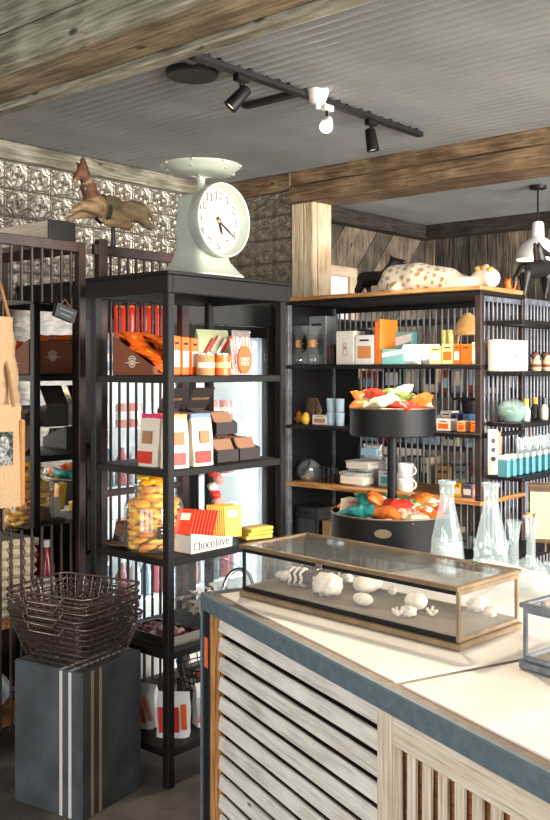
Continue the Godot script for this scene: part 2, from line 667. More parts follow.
func shell() -> void:
	var xr := 3.2
	var zr := 3.4
	slab("floor", Vector3(XL - .2, -0.1, ZF - .2), Vector3(xr + .2, 0, zr + .2), M.floor)
	# ceilings
	var ce := setting("ceiling", "corrugated metal ceiling with ribs running across")
	slab("backing", Vector3(XL - .2, CEIL + .02, ZF - .2), Vector3(xr + .2, CEIL + .12, zr + .2), M.plaster, ce)
	var pitch := 0.054
	var zz := -1.80
	var row := 0
	while zz > ZB + 0.05:
		var n := mini(12, int(ceil((zz - ZB) / pitch)))
		var cuts := [XL, -2.9 + 0.3 * (row % 2), -0.6 + 0.2 * (row % 2), xr]
		for i in 3:
			corr_sheet(ce, cuts[i], cuts[i + 1] + 0.06, zz, n, pitch, CEIL - 0.003 * i)
		zz -= n * pitch
		row += 1
	zz = ZB - 0.1
	while zz > ZF:
		var n := mini(12, int(ceil((zz - ZF) / pitch)))
		corr_sheet(ce, XL, -0.4, zz, n, pitch, CEIL)
		zz -= n * pitch
	# walls
	var wl := setting("wall_left", "pressed tin tiles on the side wall")
	slab("core", Vector3(XL - .15, 0, ZF - .2), Vector3(XL, CEIL + .02, zr), M.plaster, wl)
	var tm := [tile_mesh(0), tile_mesh(1)]
	var z := -1.98
	var i := 0
	while z > ZB + 0.05:
		for j in 6:
			put("tin_tile", tm[(i + j) % 2], wl, Transform3D(Basis(Vector3.UP, PI / 2), Vector3(XL + 0.006, 2.545 - j * 0.135, z)))
		z -= 0.135
		i += 1
	var wb := setting("wall_back", "pressed tin tiles on the back partition")
	slab("core", Vector3(XL, 0, ZB - .14), Vector3(-3.30, CEIL + .02, ZB - .006), M.plaster, wb)
	var x := XL + 0.075
	while x < -3.36:
		for j in 6:
			put("tin_tile", tm[(i + j) % 2], wb, Transform3D(Basis.IDENTITY, Vector3(x, 2.545 - j * 0.135, ZB)))
		x += 0.135
		i += 1
	# next room: diagonal boards on its side wall, upright boards at its end
	var diag := setting("trim_1", "diagonal weathered boards in the next room")
	var rect := PackedVector2Array([Vector2(ZF, 1.2), Vector2(ZB - .14, 1.2), Vector2(ZB - .14, CEIL), Vector2(ZF, CEIL)])
	var dz := zx(352, XL)
	var doorcut := PackedVector2Array([Vector2(dz, 0.0), Vector2(0, 0), Vector2(0, 2.30), Vector2(dz, 2.30)])
	var dirv := Vector2(-0.66, 0.75).normalized()
	var nrm := Vector2(dirv.y, -dirv.x)
	for k in 34:
		var c := Vector2(ZF, 0.6) + nrm * (k * 0.15 - 1.2)
		var st := PackedVector2Array([c - dirv * 5, c + dirv * 5, c + dirv * 5 + nrm * 0.145, c - dirv * 5 + nrm * 0.145])
		for pl in Geometry2D.intersect_polygons(st, rect):
			for pc in Geometry2D.clip_polygons(pl, doorcut):
				if pc.size() < 3:
					continue
				var s := S()
				var loc := []
				for p in pc:
					loc.append(Vector2(-p.x, p.y))
				prism(s, loc, 0.02 + rng.randf() * 0.012)
				var off := Vector3(XL + 0.012, 0, 0)
				var mm: Material = M.barn2 if k % 3 != 1 else M.barn
				put("board", mk(s, mm), diag, Transform3D(Basis(Vector3.UP, PI / 2), off))
	var door := setting("door_1", "pale painted plank door in the next room")
	var za := ZB - .15
	plank("door_header", door, Vector3(XL + .005, 2.24, dz), Vector3(XL + .05, 2.31, za), M.jamb)
	plank("door_board", door, Vector3(XL + .005, 0.02, dz + .09), Vector3(XL + .03, 2.24, (dz + za) / 2 + .04), M.white)
	plank("door_board", door, Vector3(XL + .005, 0.02, (dz + za) / 2 + .046), Vector3(XL + .03, 2.24, za), M.white)
	plank("door_post", door, Vector3(XL + .005, 0.02, dz), Vector3(XL + .05, 2.24, dz + .085), M.jamb)
	var wf := setting("wall_far", "upright barn boards closing the next room")
	slab("core", Vector3(XL - .2, 0, ZF - .15), Vector3(xr + .2, CEIL + .02, ZF - .03), M.barn, wf)
	x = XL
	while x < -1.6:
		var w := rng.randf_range(0.12, 0.17)
		plank("board", wf, Vector3(x + .002, 0, ZF - .03), Vector3(x + w - .002, CEIL, ZF + rng.randf_range(-.008, .004)), M.barn if rng.randf() < .75 else M.barn2)
		x += w
	# right wall of upright boards, with two side windows
	var wr := setting("wall_right", "weathered upright boards opposite")
	var y0 := 0.8
	var y1 := 2.6
	slab("core", Vector3(xr + .03, 0, ZF), Vector3(xr + .2, y0, zr), M.barn, wr)
	slab("core", Vector3(xr + .03, y1, ZF), Vector3(xr + .2, CEIL + .02, zr), M.barn, wr)
	for seg in [[ZF, -5.9], [-4.7, -3.8], [-1.2, zr]]:
		slab("core", Vector3(xr + .03, y0, seg[0]), Vector3(xr + .2, y1, seg[1]), M.barn, wr)
	z = -4.2
	while z < 3.3:
		if not (z > -4.0 and z < -1.2):
			plank("board", wr, Vector3(xr, 0, z + .002), Vector3(xr + .03, CEIL, z + .198), M.barn2)
		z += 0.2
	window_unit("window_1", Vector3(xr + .1, 1.7, -2.5), Vector2(2.6, 1.8), PI / 2)
	window_unit("window_2", Vector3(xr + .1, 1.7, -5.3), Vector2(1.2, 1.8), PI / 2)
	# rear wall with the shop windows
	var wq := setting("wall_rear", "plastered street wall with the shop windows")
	slab("core", Vector3(XL - .2, 0, zr), Vector3(xr + .2, 0.7, zr + .15), M.plaster, wq)
	slab("core", Vector3(XL - .2, 2.4, zr), Vector3(xr + .2, CEIL + .02, zr + .15), M.plaster, wq)
	for seg in [[XL - .2, -3.4], [-1.6, -1.1], [0.7, 1.2], [3.0, xr + .2]]:
		slab("core", Vector3(seg[0], .7, zr), Vector3(seg[1], 2.4, zr + .15), M.plaster, wq)
	var nwin := 3
	for wx in [-2.5, -0.2, 2.1]:
		window_unit("window_%d" % nwin, Vector3(wx, 1.55, zr + .08), Vector2(1.8, 1.7), 0.0)
		nwin += 1

func window_unit(called: String, at: Vector3, sz: Vector2, turn: float) -> void:
	var o := setting(called)
	o.position = at
	o.rotation.y = turn
	var s := S()
	for sx in [-1, 0, 1]:
		box(s, Vector3(sx * (sz.x / 2 - .03), 0, 0), Vector3(.06, sz.y, .06))
	for sy in [-1, 1]:
		box(s, Vector3(0, sy * (sz.y / 2 - .03), 0), Vector3(sz.x, .06, .06))
	obj("window_frame", s, M.black, o)
	for sx in [-1, 1]:
		var p := S()
		box(p, Vector3(sx * sz.x / 4, 0, 0), Vector3(sz.x / 2 - .08, sz.y - .12, .006))
		obj("pane", p, M.glass, o)

func timbers() -> void:
	var xr := 3.2
	# heavy boxed beam across the ceiling close by
	var b := setting("trim_2", "boxed beam of weathered boards across the ceiling")
	plank("face_board", b, Vector3(XL, 2.615, -1.645), Vector3(xr, CEIL + .02, -1.605), M.beam, .006)
	plank("face_board", b, Vector3(XL, 2.497, -1.64), Vector3(xr, 2.609, -1.60), M.beam, .006)
	plank("soffit_board", b, Vector3(XL, 2.505, -1.745), Vector3(xr, 2.545, -1.645), M.soffit, .006)
	plank("soffit_board", b, Vector3(XL, 2.512, -1.83), Vector3(xr, 2.552, -1.748), M.soffit, .006)
	plank("edge_board", b, Vector3(XL, 2.492, -1.885), Vector3(xr, CEIL - .02, -1.833), M.beam, .006)
	slab("core", Vector3(XL, 2.56, -1.83), Vector3(xr, CEIL + .02, -1.65), M.beam, b)
	# timbers along the tops of the walls
	var l := setting("trim_3", "weathered timber along the top of the tin wall")
	plank("timber", l, Vector3(XL, 2.615, ZB), Vector3(XL + .035, CEIL - .018, -1.85), M.beam, .004)
	var q := setting("trim_4", "dark timber over the back tin wall")
	plank("timber", q, Vector3(XL + .03, 2.605, ZB), Vector3(-3.42, CEIL - .018, ZB + .04), M.beam2, .004)
	# beam over the opening
	var o := setting("trim_5", "stacked rough timbers over the opening to the next room")
	plank("timber", o, Vector3(-3.43, 2.628, ZB - .16), Vector3(xr, CEIL + .01, ZB + .03), M.beam2, .006)
	plank("timber", o, Vector3(-3.43, 2.525, ZB - .20), Vector3(xr, 2.626, ZB + .045), M.beam2, .008)
	# jamb of pale boards at the end of the partition
	var j := setting("trim_6", "pale pine boards on the end of the tin partition")
	var xa := xz(292, ZB + .02)
	var xb := xz(313, ZB + .02)
	var xm := xa + (xb - xa) * .52
	plank("board", j, Vector3(xa, 0, ZB - .02), Vector3(xm - .002, 2.525, ZB + .022), M.jamb)
	plank("board", j, Vector3(xm + .002, 0, ZB - .02), Vector3(xb, 2.525, ZB + .02), M.jamb)
	plank("board", j, Vector3(xb - .025, 0, ZB - .14), Vector3(xb + .006, 2.525, ZB - .022), M.jamb)
	var t := setting("trim_7", "dark beams under the ceiling of the next room")
	plank("timber", t, Vector3(XL, 2.60, ZF), Vector3(XL + .12, CEIL, ZB - .14), M.darkbeam, .006)
	plank("timber", t, Vector3(XL + .12, 2.60, ZF), Vector3(0, CEIL, ZF + .12), M.darkbeam, .006)

func spot_head(label: String, at: Vector3, aim: Vector3, energy: float, bright: float) -> void:
	var o := thing("track_spotlight", label, "spotlight", at)
	var s := S()
	box(s, Vector3(0, -.012, 0), Vector3(.03, .024, .06), .003)
	obj("adapter", s, M.white if bright > 2.0 else M.satin, o)
	s = S()
	tube(s, [Vector3(0, -.02, 0), Vector3(0, -.06, 0)], .006, 8)
	obj("stem", s, M.satin, o)
	var head := Node3D.new()
	head.name = "head"
	o.add_child(head, true)
	var d := aim.normalized()
	head.look_at_from_position(at + Vector3(0, -.072, 0), at + Vector3(0, -.072, 0) + d, Vector3.UP if absf(d.y) < .9 else Vector3.RIGHT)
	s = S()
	T = Transform3D(Basis(Vector3.RIGHT, -PI / 2), Vector3.ZERO)   # lathe axis y -> -z
	lathe(s, [Vector2(0, -.035), Vector2(.018, -.035), Vector2(.022, -.03), Vector2(.028, .062), Vector2(.025, .062), Vector2(.023, .044), Vector2(0, .044)], 20)
	T = Transform3D.IDENTITY
	obj("housing", s, M.white if bright > 2.0 else M.satin, head)
	s = S()
	T = Transform3D(Basis(Vector3.RIGHT, -PI / 2), Vector3.ZERO)
	lathe(s, [Vector2(.023, .046), Vector2(.016, .055), Vector2(0, .058)], 18)
	T = Transform3D.IDENTITY
	obj("lamp_lens", s, glow(c8(255, 226, 178), bright), head)
	var l := SpotLight3D.new()
	l.name = "light"
	l.position = Vector3(0, 0, -.075)
	l.spot_angle = 38.0
	l.spot_angle_attenuation = 0.8
	l.light_energy = energy
	l.light_color = c8(255, 236, 208)
	l.light_size = .1
	l.spot_range = 12
	l.shadow_enabled = true
	head.add_child(l, true)

func lamps() -> void:
	var h := CEIL - 0.035
	var a := on_y(187, 57, h)
	var b := on_y(425, 134, h)
	var x := (a.x + b.x) * .5
	var tr := thing("track_rail", "long black lighting track under the corrugated ceiling", "track", Vector3(x, h, (a.z + b.z) / 2))
	var s := S()
	var ln := absf(a.z - b.z)
	box(s, Vector3.ZERO, Vector3(.036, .022, ln), .003)
	obj("rail", s, M.black, tr)
	s = S()
	for k in int(ln / .076):
		box(s, Vector3(0, .018, -ln / 2 + .038 + k * .076), Vector3(.03, .018, .03), .002)
	obj("mounting_clips", s, M.black, tr)
	s = S()
	box(s, Vector3(-.16, .002, zpos(x, h, 300, 97) - (a.z + b.z) / 2), Vector3(.28, .02, .04), .003)
	obj("feed_arm", s, M.black, tr)
	for q in [[241, 84, "black track spotlight hanging next to the round black ceiling plate", Vector3(-.45, -.75, .5), 1.2, 2.0], [327, 108, "white track lamp glowing beside the white ceiling socket", Vector3(.55, -.55, .80), 5.5, 9.0], [371, 122, "black track spotlight at the end of the track near the timber beam", Vector3(.12, -1.0, -.1), 3.6, 2.0]]:
		var z := zpos(x, h, q[0], q[1])
		spot_head(q[2], Vector3(x, h - .011, z), q[3], q[4], q[5])
	var p := on_y(192, 72, CEIL - .02)
	s = S()
	lathe(s, [Vector2(0, -.018), Vector2(.092, -.018), Vector2(.098, -.012), Vector2(.098, 0.004), Vector2(0, .004)], 32)
	var d := put("ceiling_plate", mk(s, M.black), null, Transform3D(Basis.IDENTITY, p))
	tag(d, "flat round black plate on the ceiling where the track ends", "ceiling plate")
	p = on_y(318, 90, CEIL - .016)
	var so := thing("ceiling_socket", "white porcelain socket screwed to the ceiling", "socket", p)
	s = S()
	lathe(s, [Vector2(0, 0), Vector2(.044, 0), Vector2(.044, -.008), Vector2(.03, -.05), Vector2(.022, -.056), Vector2(0, -.056)], 20)
	obj("porcelain_body", s, M.white, so)
	s = S()
	lathe(s, [Vector2(.012, -.056), Vector2(.011, -.075), Vector2(0, -.078)], 12)
	obj("socket_tip", s, M.white, so)
	# enamel pendant in the next room
	var pp := on_y(538, 186, CEIL - .02)
	var pe := thing("pendant_lamp", "white enamel pendant lamp hanging in the next room", "lamp", pp)
	var dd := depth(pp)
	var yb := -(259.5 - 186.0) / F * dd
	s = S()
	lathe(s, [Vector2(0, 0), Vector2(.05, 0), Vector2(.05, -.018), Vector2(0, -.018)], 20)
	obj("canopy", s, M.black, pe)
	s = S()
	tube(s, [Vector3(0, -.018, 0), Vector3(0, yb + .22, 0)], .006, 8)
	obj("rod", s, M.satin, pe)
	s = S()
	lathe(s, [Vector2(0, yb + .23), Vector2(.026, yb + .228), Vector2(.035, yb + .215), Vector2(.037, yb + .135), Vector2(.06, yb + .12), Vector2(.1, yb + .085), Vector2(.126, yb + .035), Vector2(.13, yb), Vector2(.124, yb), Vector2(.12, yb + .034), Vector2(.095, yb + .08), Vector2(.05, yb + .112), Vector2(0, yb + .12)], 32)
	obj("shade", s, M.white, pe)
	s = S()
	blob(s, Vector3(0, yb + .06, 0), Vector3(.03, .035, .03), 12, 8)
	obj("bulb", s, glow(c8(255, 220, 170), 6.0), pe)
	var o := OmniLight3D.new()
	o.name = "bulb_light"
	o.position = Vector3(0, yb + .06, 0)
	o.light_energy = 1.2
	o.light_color = c8(255, 220, 175)
	o.light_size = .03
	o.omni_range = 12
	o.shadow_enabled = true
	pe.add_child(o, true)

func zpos(x: float, _h: float, px: float, _py: float) -> float:
	return zx(px, x)

# ---------- furniture
const TW := Vector3(-2.641, 0, -2.422)    # near corner of the tower
const SH := [1.945, 1.57, 1.21, 0.869, 0.515, 0.142]
func tower() -> void:
	var o := thing("display_tower", "tall black steel display tower with open shelves of sweets", "shelf unit", TW)
	var w := .472
	var d := .69
	var p := .034
	for q in [[0, 0], [-w, 0], [0, -d], [-w, -d]]:
		var s := S()
		box2(s, Vector3(q[0] - (p if q[0] == 0 else 0.0), 0, q[1] - (p if q[1] == 0 else 0.0)), Vector3(q[0] + (0.0 if q[0] == 0 else p), 1.9, q[1] + (0.0 if q[1] == 0 else p)), .003)
		obj("post", s, M.steel, o)
	var s := S()
	box2(s, Vector3(-w - .015, 1.955, -d - .015), Vector3(.015, 1.97, .015), .003)
	for z in [[-.01, .014], [-d - .014, -d + .01]]:
		box2(s, Vector3(-w - .014, 1.885, z[0]), Vector3(.014, 1.955, z[1]), .003)
	for x in [[-.01, .014], [-w - .014, -w + .01]]:
		box2(s, Vector3(x[0], 1.885, -d + .01), Vector3(x[1], 1.955, -.01), .003)
	obj("top", s, M.steel, o)
	for i in range(1, 6):
		s = S()
		var y: float = SH[i]
		box2(s, Vector3(-w + .01, y - .006, -d + .01), Vector3(-.01, y, -.01), .001)
		for z in [[-.03, -.004], [-d + .004, -d + .03]]:
			box2(s, Vector3(-w + p, y - .028, z[0]), Vector3(-p, y - .001, z[1]), .002)
		for x in [[-.03, -.004], [-w + .004, -w + .03]]:
			box2(s, Vector3(x[0], y - .028, -d + p), Vector3(x[1], y - .001, -p), .002)
		obj("shelf", s, M.steel, o)

func cooler() -> void:
	var z0 := -2.66
	var z1 := -4.0
	var xf := -3.50
	var o := thing("drinks_cooler", "black glass-door drinks cooler glowing white behind the tower", "cooler", Vector3(XL + .02, 0, (z0 + z1) / 2))
	var L := (z0 - z1) / 2
	var D := xf - XL - .02
	var s := S()
	box2(s, Vector3(0, .06, -L), Vector3(.04, 1.98, L))
	obj("back_panel", s, M.white, o)
	s = S()
	for e in [-1, 1]:
		box2(s, Vector3(.04, .06, e * L), Vector3(D - .05, 1.98, e * (L - .03)))
	box2(s, Vector3(.04, 1.94, -L + .03), Vector3(D - .05, 1.98, L - .03))
	box2(s, Vector3(.04, .06, -L + .03), Vector3(D - .05, .22, L - .03))
	obj("liner", s, M.white, o)
	s = S()
	box2(s, Vector3(-.0, 1.981, -L - .01), Vector3(D, 2.0, L + .01), .003)
	box2(s, Vector3(-.0, 0.0, -L - .01), Vector3(D, .058, L + .01), .003)
	for e in [-1, 1]:
		box2(s, Vector3(0, .06, e * (L + .012)), Vector3(D, 1.98, e * (L + .002)))
	obj("cabinet", s, M.black, o)
	s = S()
	box2(s, Vector3(D - .045, 1.83, -L), Vector3(D, 1.979, L), .004)
	obj("header", s, M.slate, o)
	for k in 5:
		s = S()
		box2(s, Vector3(.05, .42 + k * .29, -L + .032), Vector3(D - .14, .43 + k * .29, L - .032))
		obj("shelf", s, M.white, o)
	var half := L
	for e in [-1, 1]:
		s = S()
		var c0: float = e * half * .5
		var hw := half * .5 - .004
		for q in [-1, 1]:
			box2(s, Vector3(D - .02, .24, c0 + q * hw), Vector3(D + .02, 1.825, c0 + q * (hw - .055)), .004)
		box2(s, Vector3(D - .02, .24, c0 - hw + .055), Vector3(D + .02, .31, c0 + hw - .055), .004)
		box2(s, Vector3(D - .02, 1.765, c0 - hw + .055), Vector3(D + .02, 1.825, c0 + hw - .055), .004)
		var dr := obj("door", s, M.black, o)
		s = S()
		box2(s, Vector3(D - .004, .31, c0 - hw + .056), Vector3(D + .002, 1.764, c0 + hw - .056))
		obj("glass_pane", s, M.glass, dr)
		s = S()
		tube(s, [Vector3(D + .02, .75, c0 + hw - .03), Vector3(D + .05, .77, c0 + hw - .03), Vector3(D + .05, 1.23, c0 + hw - .03), Vector3(D + .02, 1.25, c0 + hw - .03)], .008, 8)
		obj("handle", s, M.satin, dr)
		for q in [-1, 1]:
			s = S()
			box2(s, Vector3(D - .08, .32, c0 + q * (hw - .075)), Vector3(D - .06, 1.75, c0 + q * (hw - .06)))
			obj("led_strip", s, glow(c8(214, 236, 248), 1.6), o)
			area("led_light", o.position + Vector3(D - .09, 1.03, c0 + q * (hw - .085)), Vector3(-1, 0, -q * .7), Vector2(.02, 1.4), .5, c8(206, 232, 246))

func left_rack() -> void:
	var xf := -3.35
	var zb := zx(84, xf)
	var zz := -1.75
	var xb := -3.95
	var ht := 2.15
	var o := thing("barred_rack", "rust-brown steel rack with upright bars against the tin wall", "rack", Vector3(xf, 0, zb))
	var len := zz - zb
	var s := S()
	for q in [[0.0, 0.0], [xb - xf, 0.0], [0.0, len], [xb - xf, len]]:
		s = S()
		box(s, Vector3(q[0] - .0, ht / 2, q[1] + .02), Vector3(.036, ht, .036), .003)
		obj("post", s, M.rust, o)
	for q in [0.0, xb - xf]:
		s = S()
		box2(s, Vector3(q - .012, ht - .045, .03), Vector3(q + .012, ht, len), .003)
		obj("top_rail", s, M.rust, o)
		s = S()
		box2(s, Vector3(q - .01, .10, .03), Vector3(q + .01, .13, len), .003)
		obj("bottom_rail", s, M.rust, o)
	s = S()
	box2(s, Vector3(xb - xf, ht - .045, .008), Vector3(0, ht, .032), .003)
	obj("top_rail", s, M.rust, o)
	s = S()
	tube(s, [Vector3(0, .12, 0), Vector3(0, ht - .04, 0)], .0065, 8)
	var bm := mk(s, M.rust)
	var n := int(len / .05)
	for k in range(1, n):
		put("bar", bm, o, Transform3D(Basis.IDENTITY, Vector3(0, 0, .02 + k * .05)))
		put("bar", bm, o, Transform3D(Basis.IDENTITY, Vector3(xb - xf, 0, .02 + k * .05)))
	for y in [.13, .55, 1.02, 1.62]:
		s = S()
		uvo = Vector2(rng.randf(), rng.randf())
		box2(s, Vector3(xb - xf + .02, y - .025, .04), Vector3(-.02, y, len - .02), .003)
		obj("shelf", s, M.oak if y < 1.0 else M.slate, o)
	uvo = Vector2.ZERO
	# second barred frame, in line with the rack, in front of the cooler
	var x2 := -3.35
	var f := thing("barred_screen", "rust-brown barred screen in front of the drinks cooler", "screen", Vector3(x2, 0, zx(93, x2)))
	var z2 := zx(183, x2) - f.position.z
	for y in [ht - .045, .1, 1.02]:
		s = S()
		box2(s, Vector3(-.012, y, 0), Vector3(.012, y + (.045 if y > 2 else .03), z2), .003)
		obj("rail", s, M.rust, f)
	for z in [-.045, z2]:
		s = S()
		box2(s, Vector3(-.02, 0, z - .024), Vector3(.02, ht + .025, z + .024), .003)
		obj("post", s, M.rust, f)
	s = S()
	tube(s, [Vector3(0, .11, 0), Vector3(0, ht - .04, 0)], .0065, 8)
	bm = mk(s, M.rust)
	var m := int(absf(z2) / .05)
	for k in range(2, m):
		put("bar", bm, f, Transform3D(Basis.IDENTITY, Vector3(0, 0, -k * .05)))

const PZ := -3.76     # front of the long rack
const SX := -2.06     # front of the side rack
const SS := [1.81, 1.585, 1.36, 1.125, .78, .42, .12]
const PS := [1.946, 1.616, 1.306, 1.007, 0.70, 0.39, 0.10]
func pig_rack() -> void:
	var x0 := xz(288.0, PZ)
	var x1 := SX
	var o := thing("long_rack", "long barred steel rack with a wooden top in front of the opening", "rack", Vector3(x0, 0, PZ))
	var L := x1 - x0
	var D := -.40
	var s := S()
	for q in [[0.0, 0.0], [L, 0.0], [0.0, D], [L, D]]:
		s = S()
		box(s, Vector3(q[0], .965, q[1]), Vector3(.032, 1.93, .032), .003)
		obj("post", s, M.rust if q[0] > 0.1 else M.blue_steel, o)
	for i in PS.size():
		var y: float = PS[i]
		s = S()
		uvo = Vector2(rng.randf(), rng.randf())
		box2(s, Vector3(-.018, y - .02, D - .012), Vector3(L + .018, y, .02), .003)
		obj("shelf", s, M.oak if i == 3 else M.steel, o)
	uvo = Vector2.ZERO
	for y in [1.90, .12]:
		s = S()
		box2(s, Vector3(.016, y, D - .008), Vector3(L - .016, y + .025, D + .008), .002)
		obj("back_rail", s, M.steel, o)
	s = S()
	tube(s, [Vector3(0, .12, 0), Vector3(0, 1.91, 0)], .0055, 6)
	var bm := mk(s, M.blue_steel)
	for y in [1.90, .12]:
		s = S()
		box2(s, Vector3(L - .008, y, D + .016), Vector3(L + .008, y + .025, -.016), .002)
		obj("end_rail", s, M.blue_steel, o)
	for k in range(1, 10):
		put("bar", bm, o, Transform3D(Basis.IDENTITY, Vector3(L, 0, D * k / 10.0)))
	var n := int(L / .036)
	for k in range(1, n):
		put("bar", bm, o, Transform3D(Basis.IDENTITY, Vector3(k * L / n, 0, D)))
	for y in SS:
		s = S()
		box2(s, Vector3(L + .022, y - .02, -.425), Vector3(L + .20, y, -.02), .003)
		obj("end_shelf", s, M.steel, o)
	# solid dark panel closing the end of the rack, and dark backs behind part of two shelves
	s = S()
	box2(s, Vector3(-.012, .1, D + .016), Vector3(-.002, 1.925, -.016))
	obj("end_panel", s, M.black, o)
	s = S()
	box2(s, Vector3(.016, .1, D + .008), Vector3(.17, 1.6, D + .014))
	obj("back_panel", s, M.black, o)

func side_rack() -> void:
	var z0 := PZ - .43
	var z1 := -5.0
	var o := thing("side_rack", "grey painted barred rack with outward shelves running into the next room", "rack", Vector3(SX, 0, z0))
	var L := z1 - z0
	var ht := 1.935
	var s := S()
	for z in [0.0, L]:
		s = S()
		box(s, Vector3(0, ht / 2, z), Vector3(.03, ht, .03), .003)
		obj("post", s, M.blue_steel, o)
	for y in [ht - .03, .1]:
		s = S()
		box2(s, Vector3(-.01, y, L + .016), Vector3(.01, y + .03, -.016), .003)
		obj("rail", s, M.blue_steel, o)
	s = S()
	tube(s, [Vector3(0, .12, 0), Vector3(0, ht - .02, 0)], .006, 6)
	var bm := mk(s, M.blue_steel)
	for k in range(1, int(-L / .036)):
		put("bar", bm, o, Transform3D(Basis.IDENTITY, Vector3(0, 0, -k * .036)))
	for y in SS:
		s = S()
		box2(s, Vector3(.022, y - .02, L + .02), Vector3(.20, y, 0.0), .003)
		obj("shelf", s, M.steel, o)

var CT := Transform3D.IDENTITY
const CH := .92
func cloc(p: Vector3) -> Vector3:
	return CT.affine_inverse() * p
func counter() -> void:
	var c := on_y(200, 592, CH)
	CT = Transform3D(Basis(Vector3.UP, deg_to_rad(-20.8)), Vector3(c.x, 0, c.z))
	var o := thing("shop_counter", "shop counter with zinc edge, pale louvred front and off-white top", "counter", CT.origin, -20.8)
	var L := 3.0
	var D := -1.14
	var s := S()
	var inv := CT.affine_inverse()
	var face := func(px: float) -> float:   # local x on the front plane
		var a: Vector3 = inv * CAM
		var r: Vector3 = inv.basis * ray(px, HORIZON)
		return a.x - r.x * a.z / r.z
	box2(s, Vector3(0, CH - .052, -.02), Vector3(L, CH, 0), .004)
	box2(s, Vector3(0, CH - .052, D), Vector3(.02, CH, -.0201), .004)
	obj("zinc_edge", s, M.zinc, o)
	s = S()
	box2(s, Vector3(.02, CH - .045, D), Vector3(L, CH - .006, -.02))
	obj("top_frame", s, M.strip, o)
	var seam := inv * on_y(399, 682, CH)
	for q in [[.045, seam.x - .012], [seam.x + .012, L - .03]]:
		s = S()
		box2(s, Vector3(q[0], CH - .008, D + .03), Vector3(q[1], CH - .001, -.048), .002)
		obj("top_panel", s, M.top, o)
	# carcass
	s = S()
	box2(s, Vector3(.05, .06, D + .04), Vector3(L - .02, CH - .053, -.075))
	obj("carcass", s, M.black, o)
	s = S()
	box2(s, Vector3(.0, 0, -.05), Vector3(.01, CH - .053, -.0), .002)
	box2(s, Vector3(.0, 0, D + .02), Vector3(.008, CH - .053, -.051), .002)
	obj("zinc_corner", s, M.zinc, o)
	s = S()
	box2(s, Vector3(.011, 0, -.05), Vector3(.056, CH - .053, -.006), .002)
	obj("leg", s, M.black, o)
	s = S()
	box2(s, Vector3(.022, .70, -.0055), Vector3(.046, .79, -.004))
	obj("price_sticker", s, mat(c8(214, 104, 62), .7), o)
	var xs: float = face.call(375.0)
	var xe: float = face.call(389.0)
	uvo = Vector2(.3, .2)
	s = S()
	box2(s, Vector3(.057, 0, -.05), Vector3(.072, CH - .053, -.008), .002)
	obj("stile", s, M.oak, o)
	s = S()
	box2(s, Vector3(xs, 0, -.06), Vector3(xe, CH - .053, -.004), .003)
	obj("stile", s, M.pale, o)
	# louvres
	var k := 0
	var y := CH - .085
	while y > .06:
		s = S()
		uvo = Vector2(rng.randf(), rng.randf())
		T = Transform3D(Basis(Vector3.RIGHT, deg_to_rad(-10)), Vector3((.072 + xs) / 2, y, -.035))
		box(s, Vector3.ZERO, Vector3(xs - .073, .0415, .012), .003)
		T = Transform3D.IDENTITY
		obj("louvre_slat", s, M.slat, o)
		y -= .0585
		k += 1
	# upright bars of the second panel
	uvo = Vector2(.1, .1)
	var xp := xe
	while xp < L - .1:
		var xq := minf(xp + 1.0, L)
		s = S()
		box2(s, Vector3(xp, CH - .115, -.045), Vector3(xq - .06, CH - .053, -.006), .003)
		obj("rail", s, M.pale, o)
		s = S()
		box2(s, Vector3(xp, .08, -.045), Vector3(xq - .06, .15, -.006), .003)
		obj("rail", s, M.pale, o)
		s = S()
		box2(s, Vector3(xq - .06, 0, -.06), Vector3(xq, CH - .053, -.004), .003)
		obj("stile", s, M.pale, o)
		s = S()
		box2(s, Vector3(xp, .14, -.034), Vector3(xq - .06, CH - .11, -.024))
		obj("back_board", s, M.gapwood, o)
		var x := xp + .0
		while x < xq - .08:
			s = S()
			uvo = Vector2(rng.randf(), rng.randf())
			box2(s, Vector3(x, .15, -.018), Vector3(x + .028, CH - .115, -.008), .002)
			obj("upright_slat", s, M.pale, o)
			x += .051
		xp = xq
	uvo = Vector2.ZERO

func tier_stand() -> void:
	var base := at_d(392, HORIZON, 4.05)
	base.y = 0
	var o := thing("tiered_stand", "two-tier round black stand filled with snack bags", "display stand", base)
	var s := S()
	lathe(s, [Vector2(0, 0), Vector2(.2, 0), Vector2(.2, .02), Vector2(.03, .035), Vector2(0, .035)], 28)
	obj("foot", s, M.black, o)
	s = S()
	tube(s, [Vector3(0, .03, 0), Vector3(0, 1.33, 0)], .021, 16)
	obj("pole", s, M.satin, o)
	for q in [[.181, 1.312, .118], [.262, .845, .14]]:
		s = S()
		lathe(s, [Vector2(0, q[1]), Vector2(q[0] - .004, q[1]), Vector2(q[0], q[1] + .004), Vector2(q[0], q[1] + q[2]), Vector2(q[0] - .004, q[1] + q[2]), Vector2(q[0] - .006, q[1] + .03), Vector2(0, q[1] + .03)], 48)
		var tr := obj("tray", s, M.satin, o)
		s = S()
		var ring := []
		for k in 48:
			ring.append(Vector3(cos(TAU * k / 48) * q[0], q[1] + q[2], sin(TAU * k / 48) * q[0]))
		tube(s, ring, .004, 6, true)
		obj("rim", s, M.bronze, tr)
	# oval label on the lower drum
	var to := (CAM - base)
	to.y = 0
	var dir := (to.normalized() * 1.0).rotated(Vector3.UP, deg_to_rad(-8.0))
	s = S()
	T = Transform3D(Basis.looking_at(-dir), dir * .2635 + Vector3(0, .93, 0))
	var ov := []
	for k in 24:
		ov.append(Vector2(cos(TAU * k / 24) * .036, sin(TAU * k / 24) * .018))
	prism(s, ov, .003)
	T = Transform3D.IDENTITY
	obj("oval_label", s, M.bronze, o)

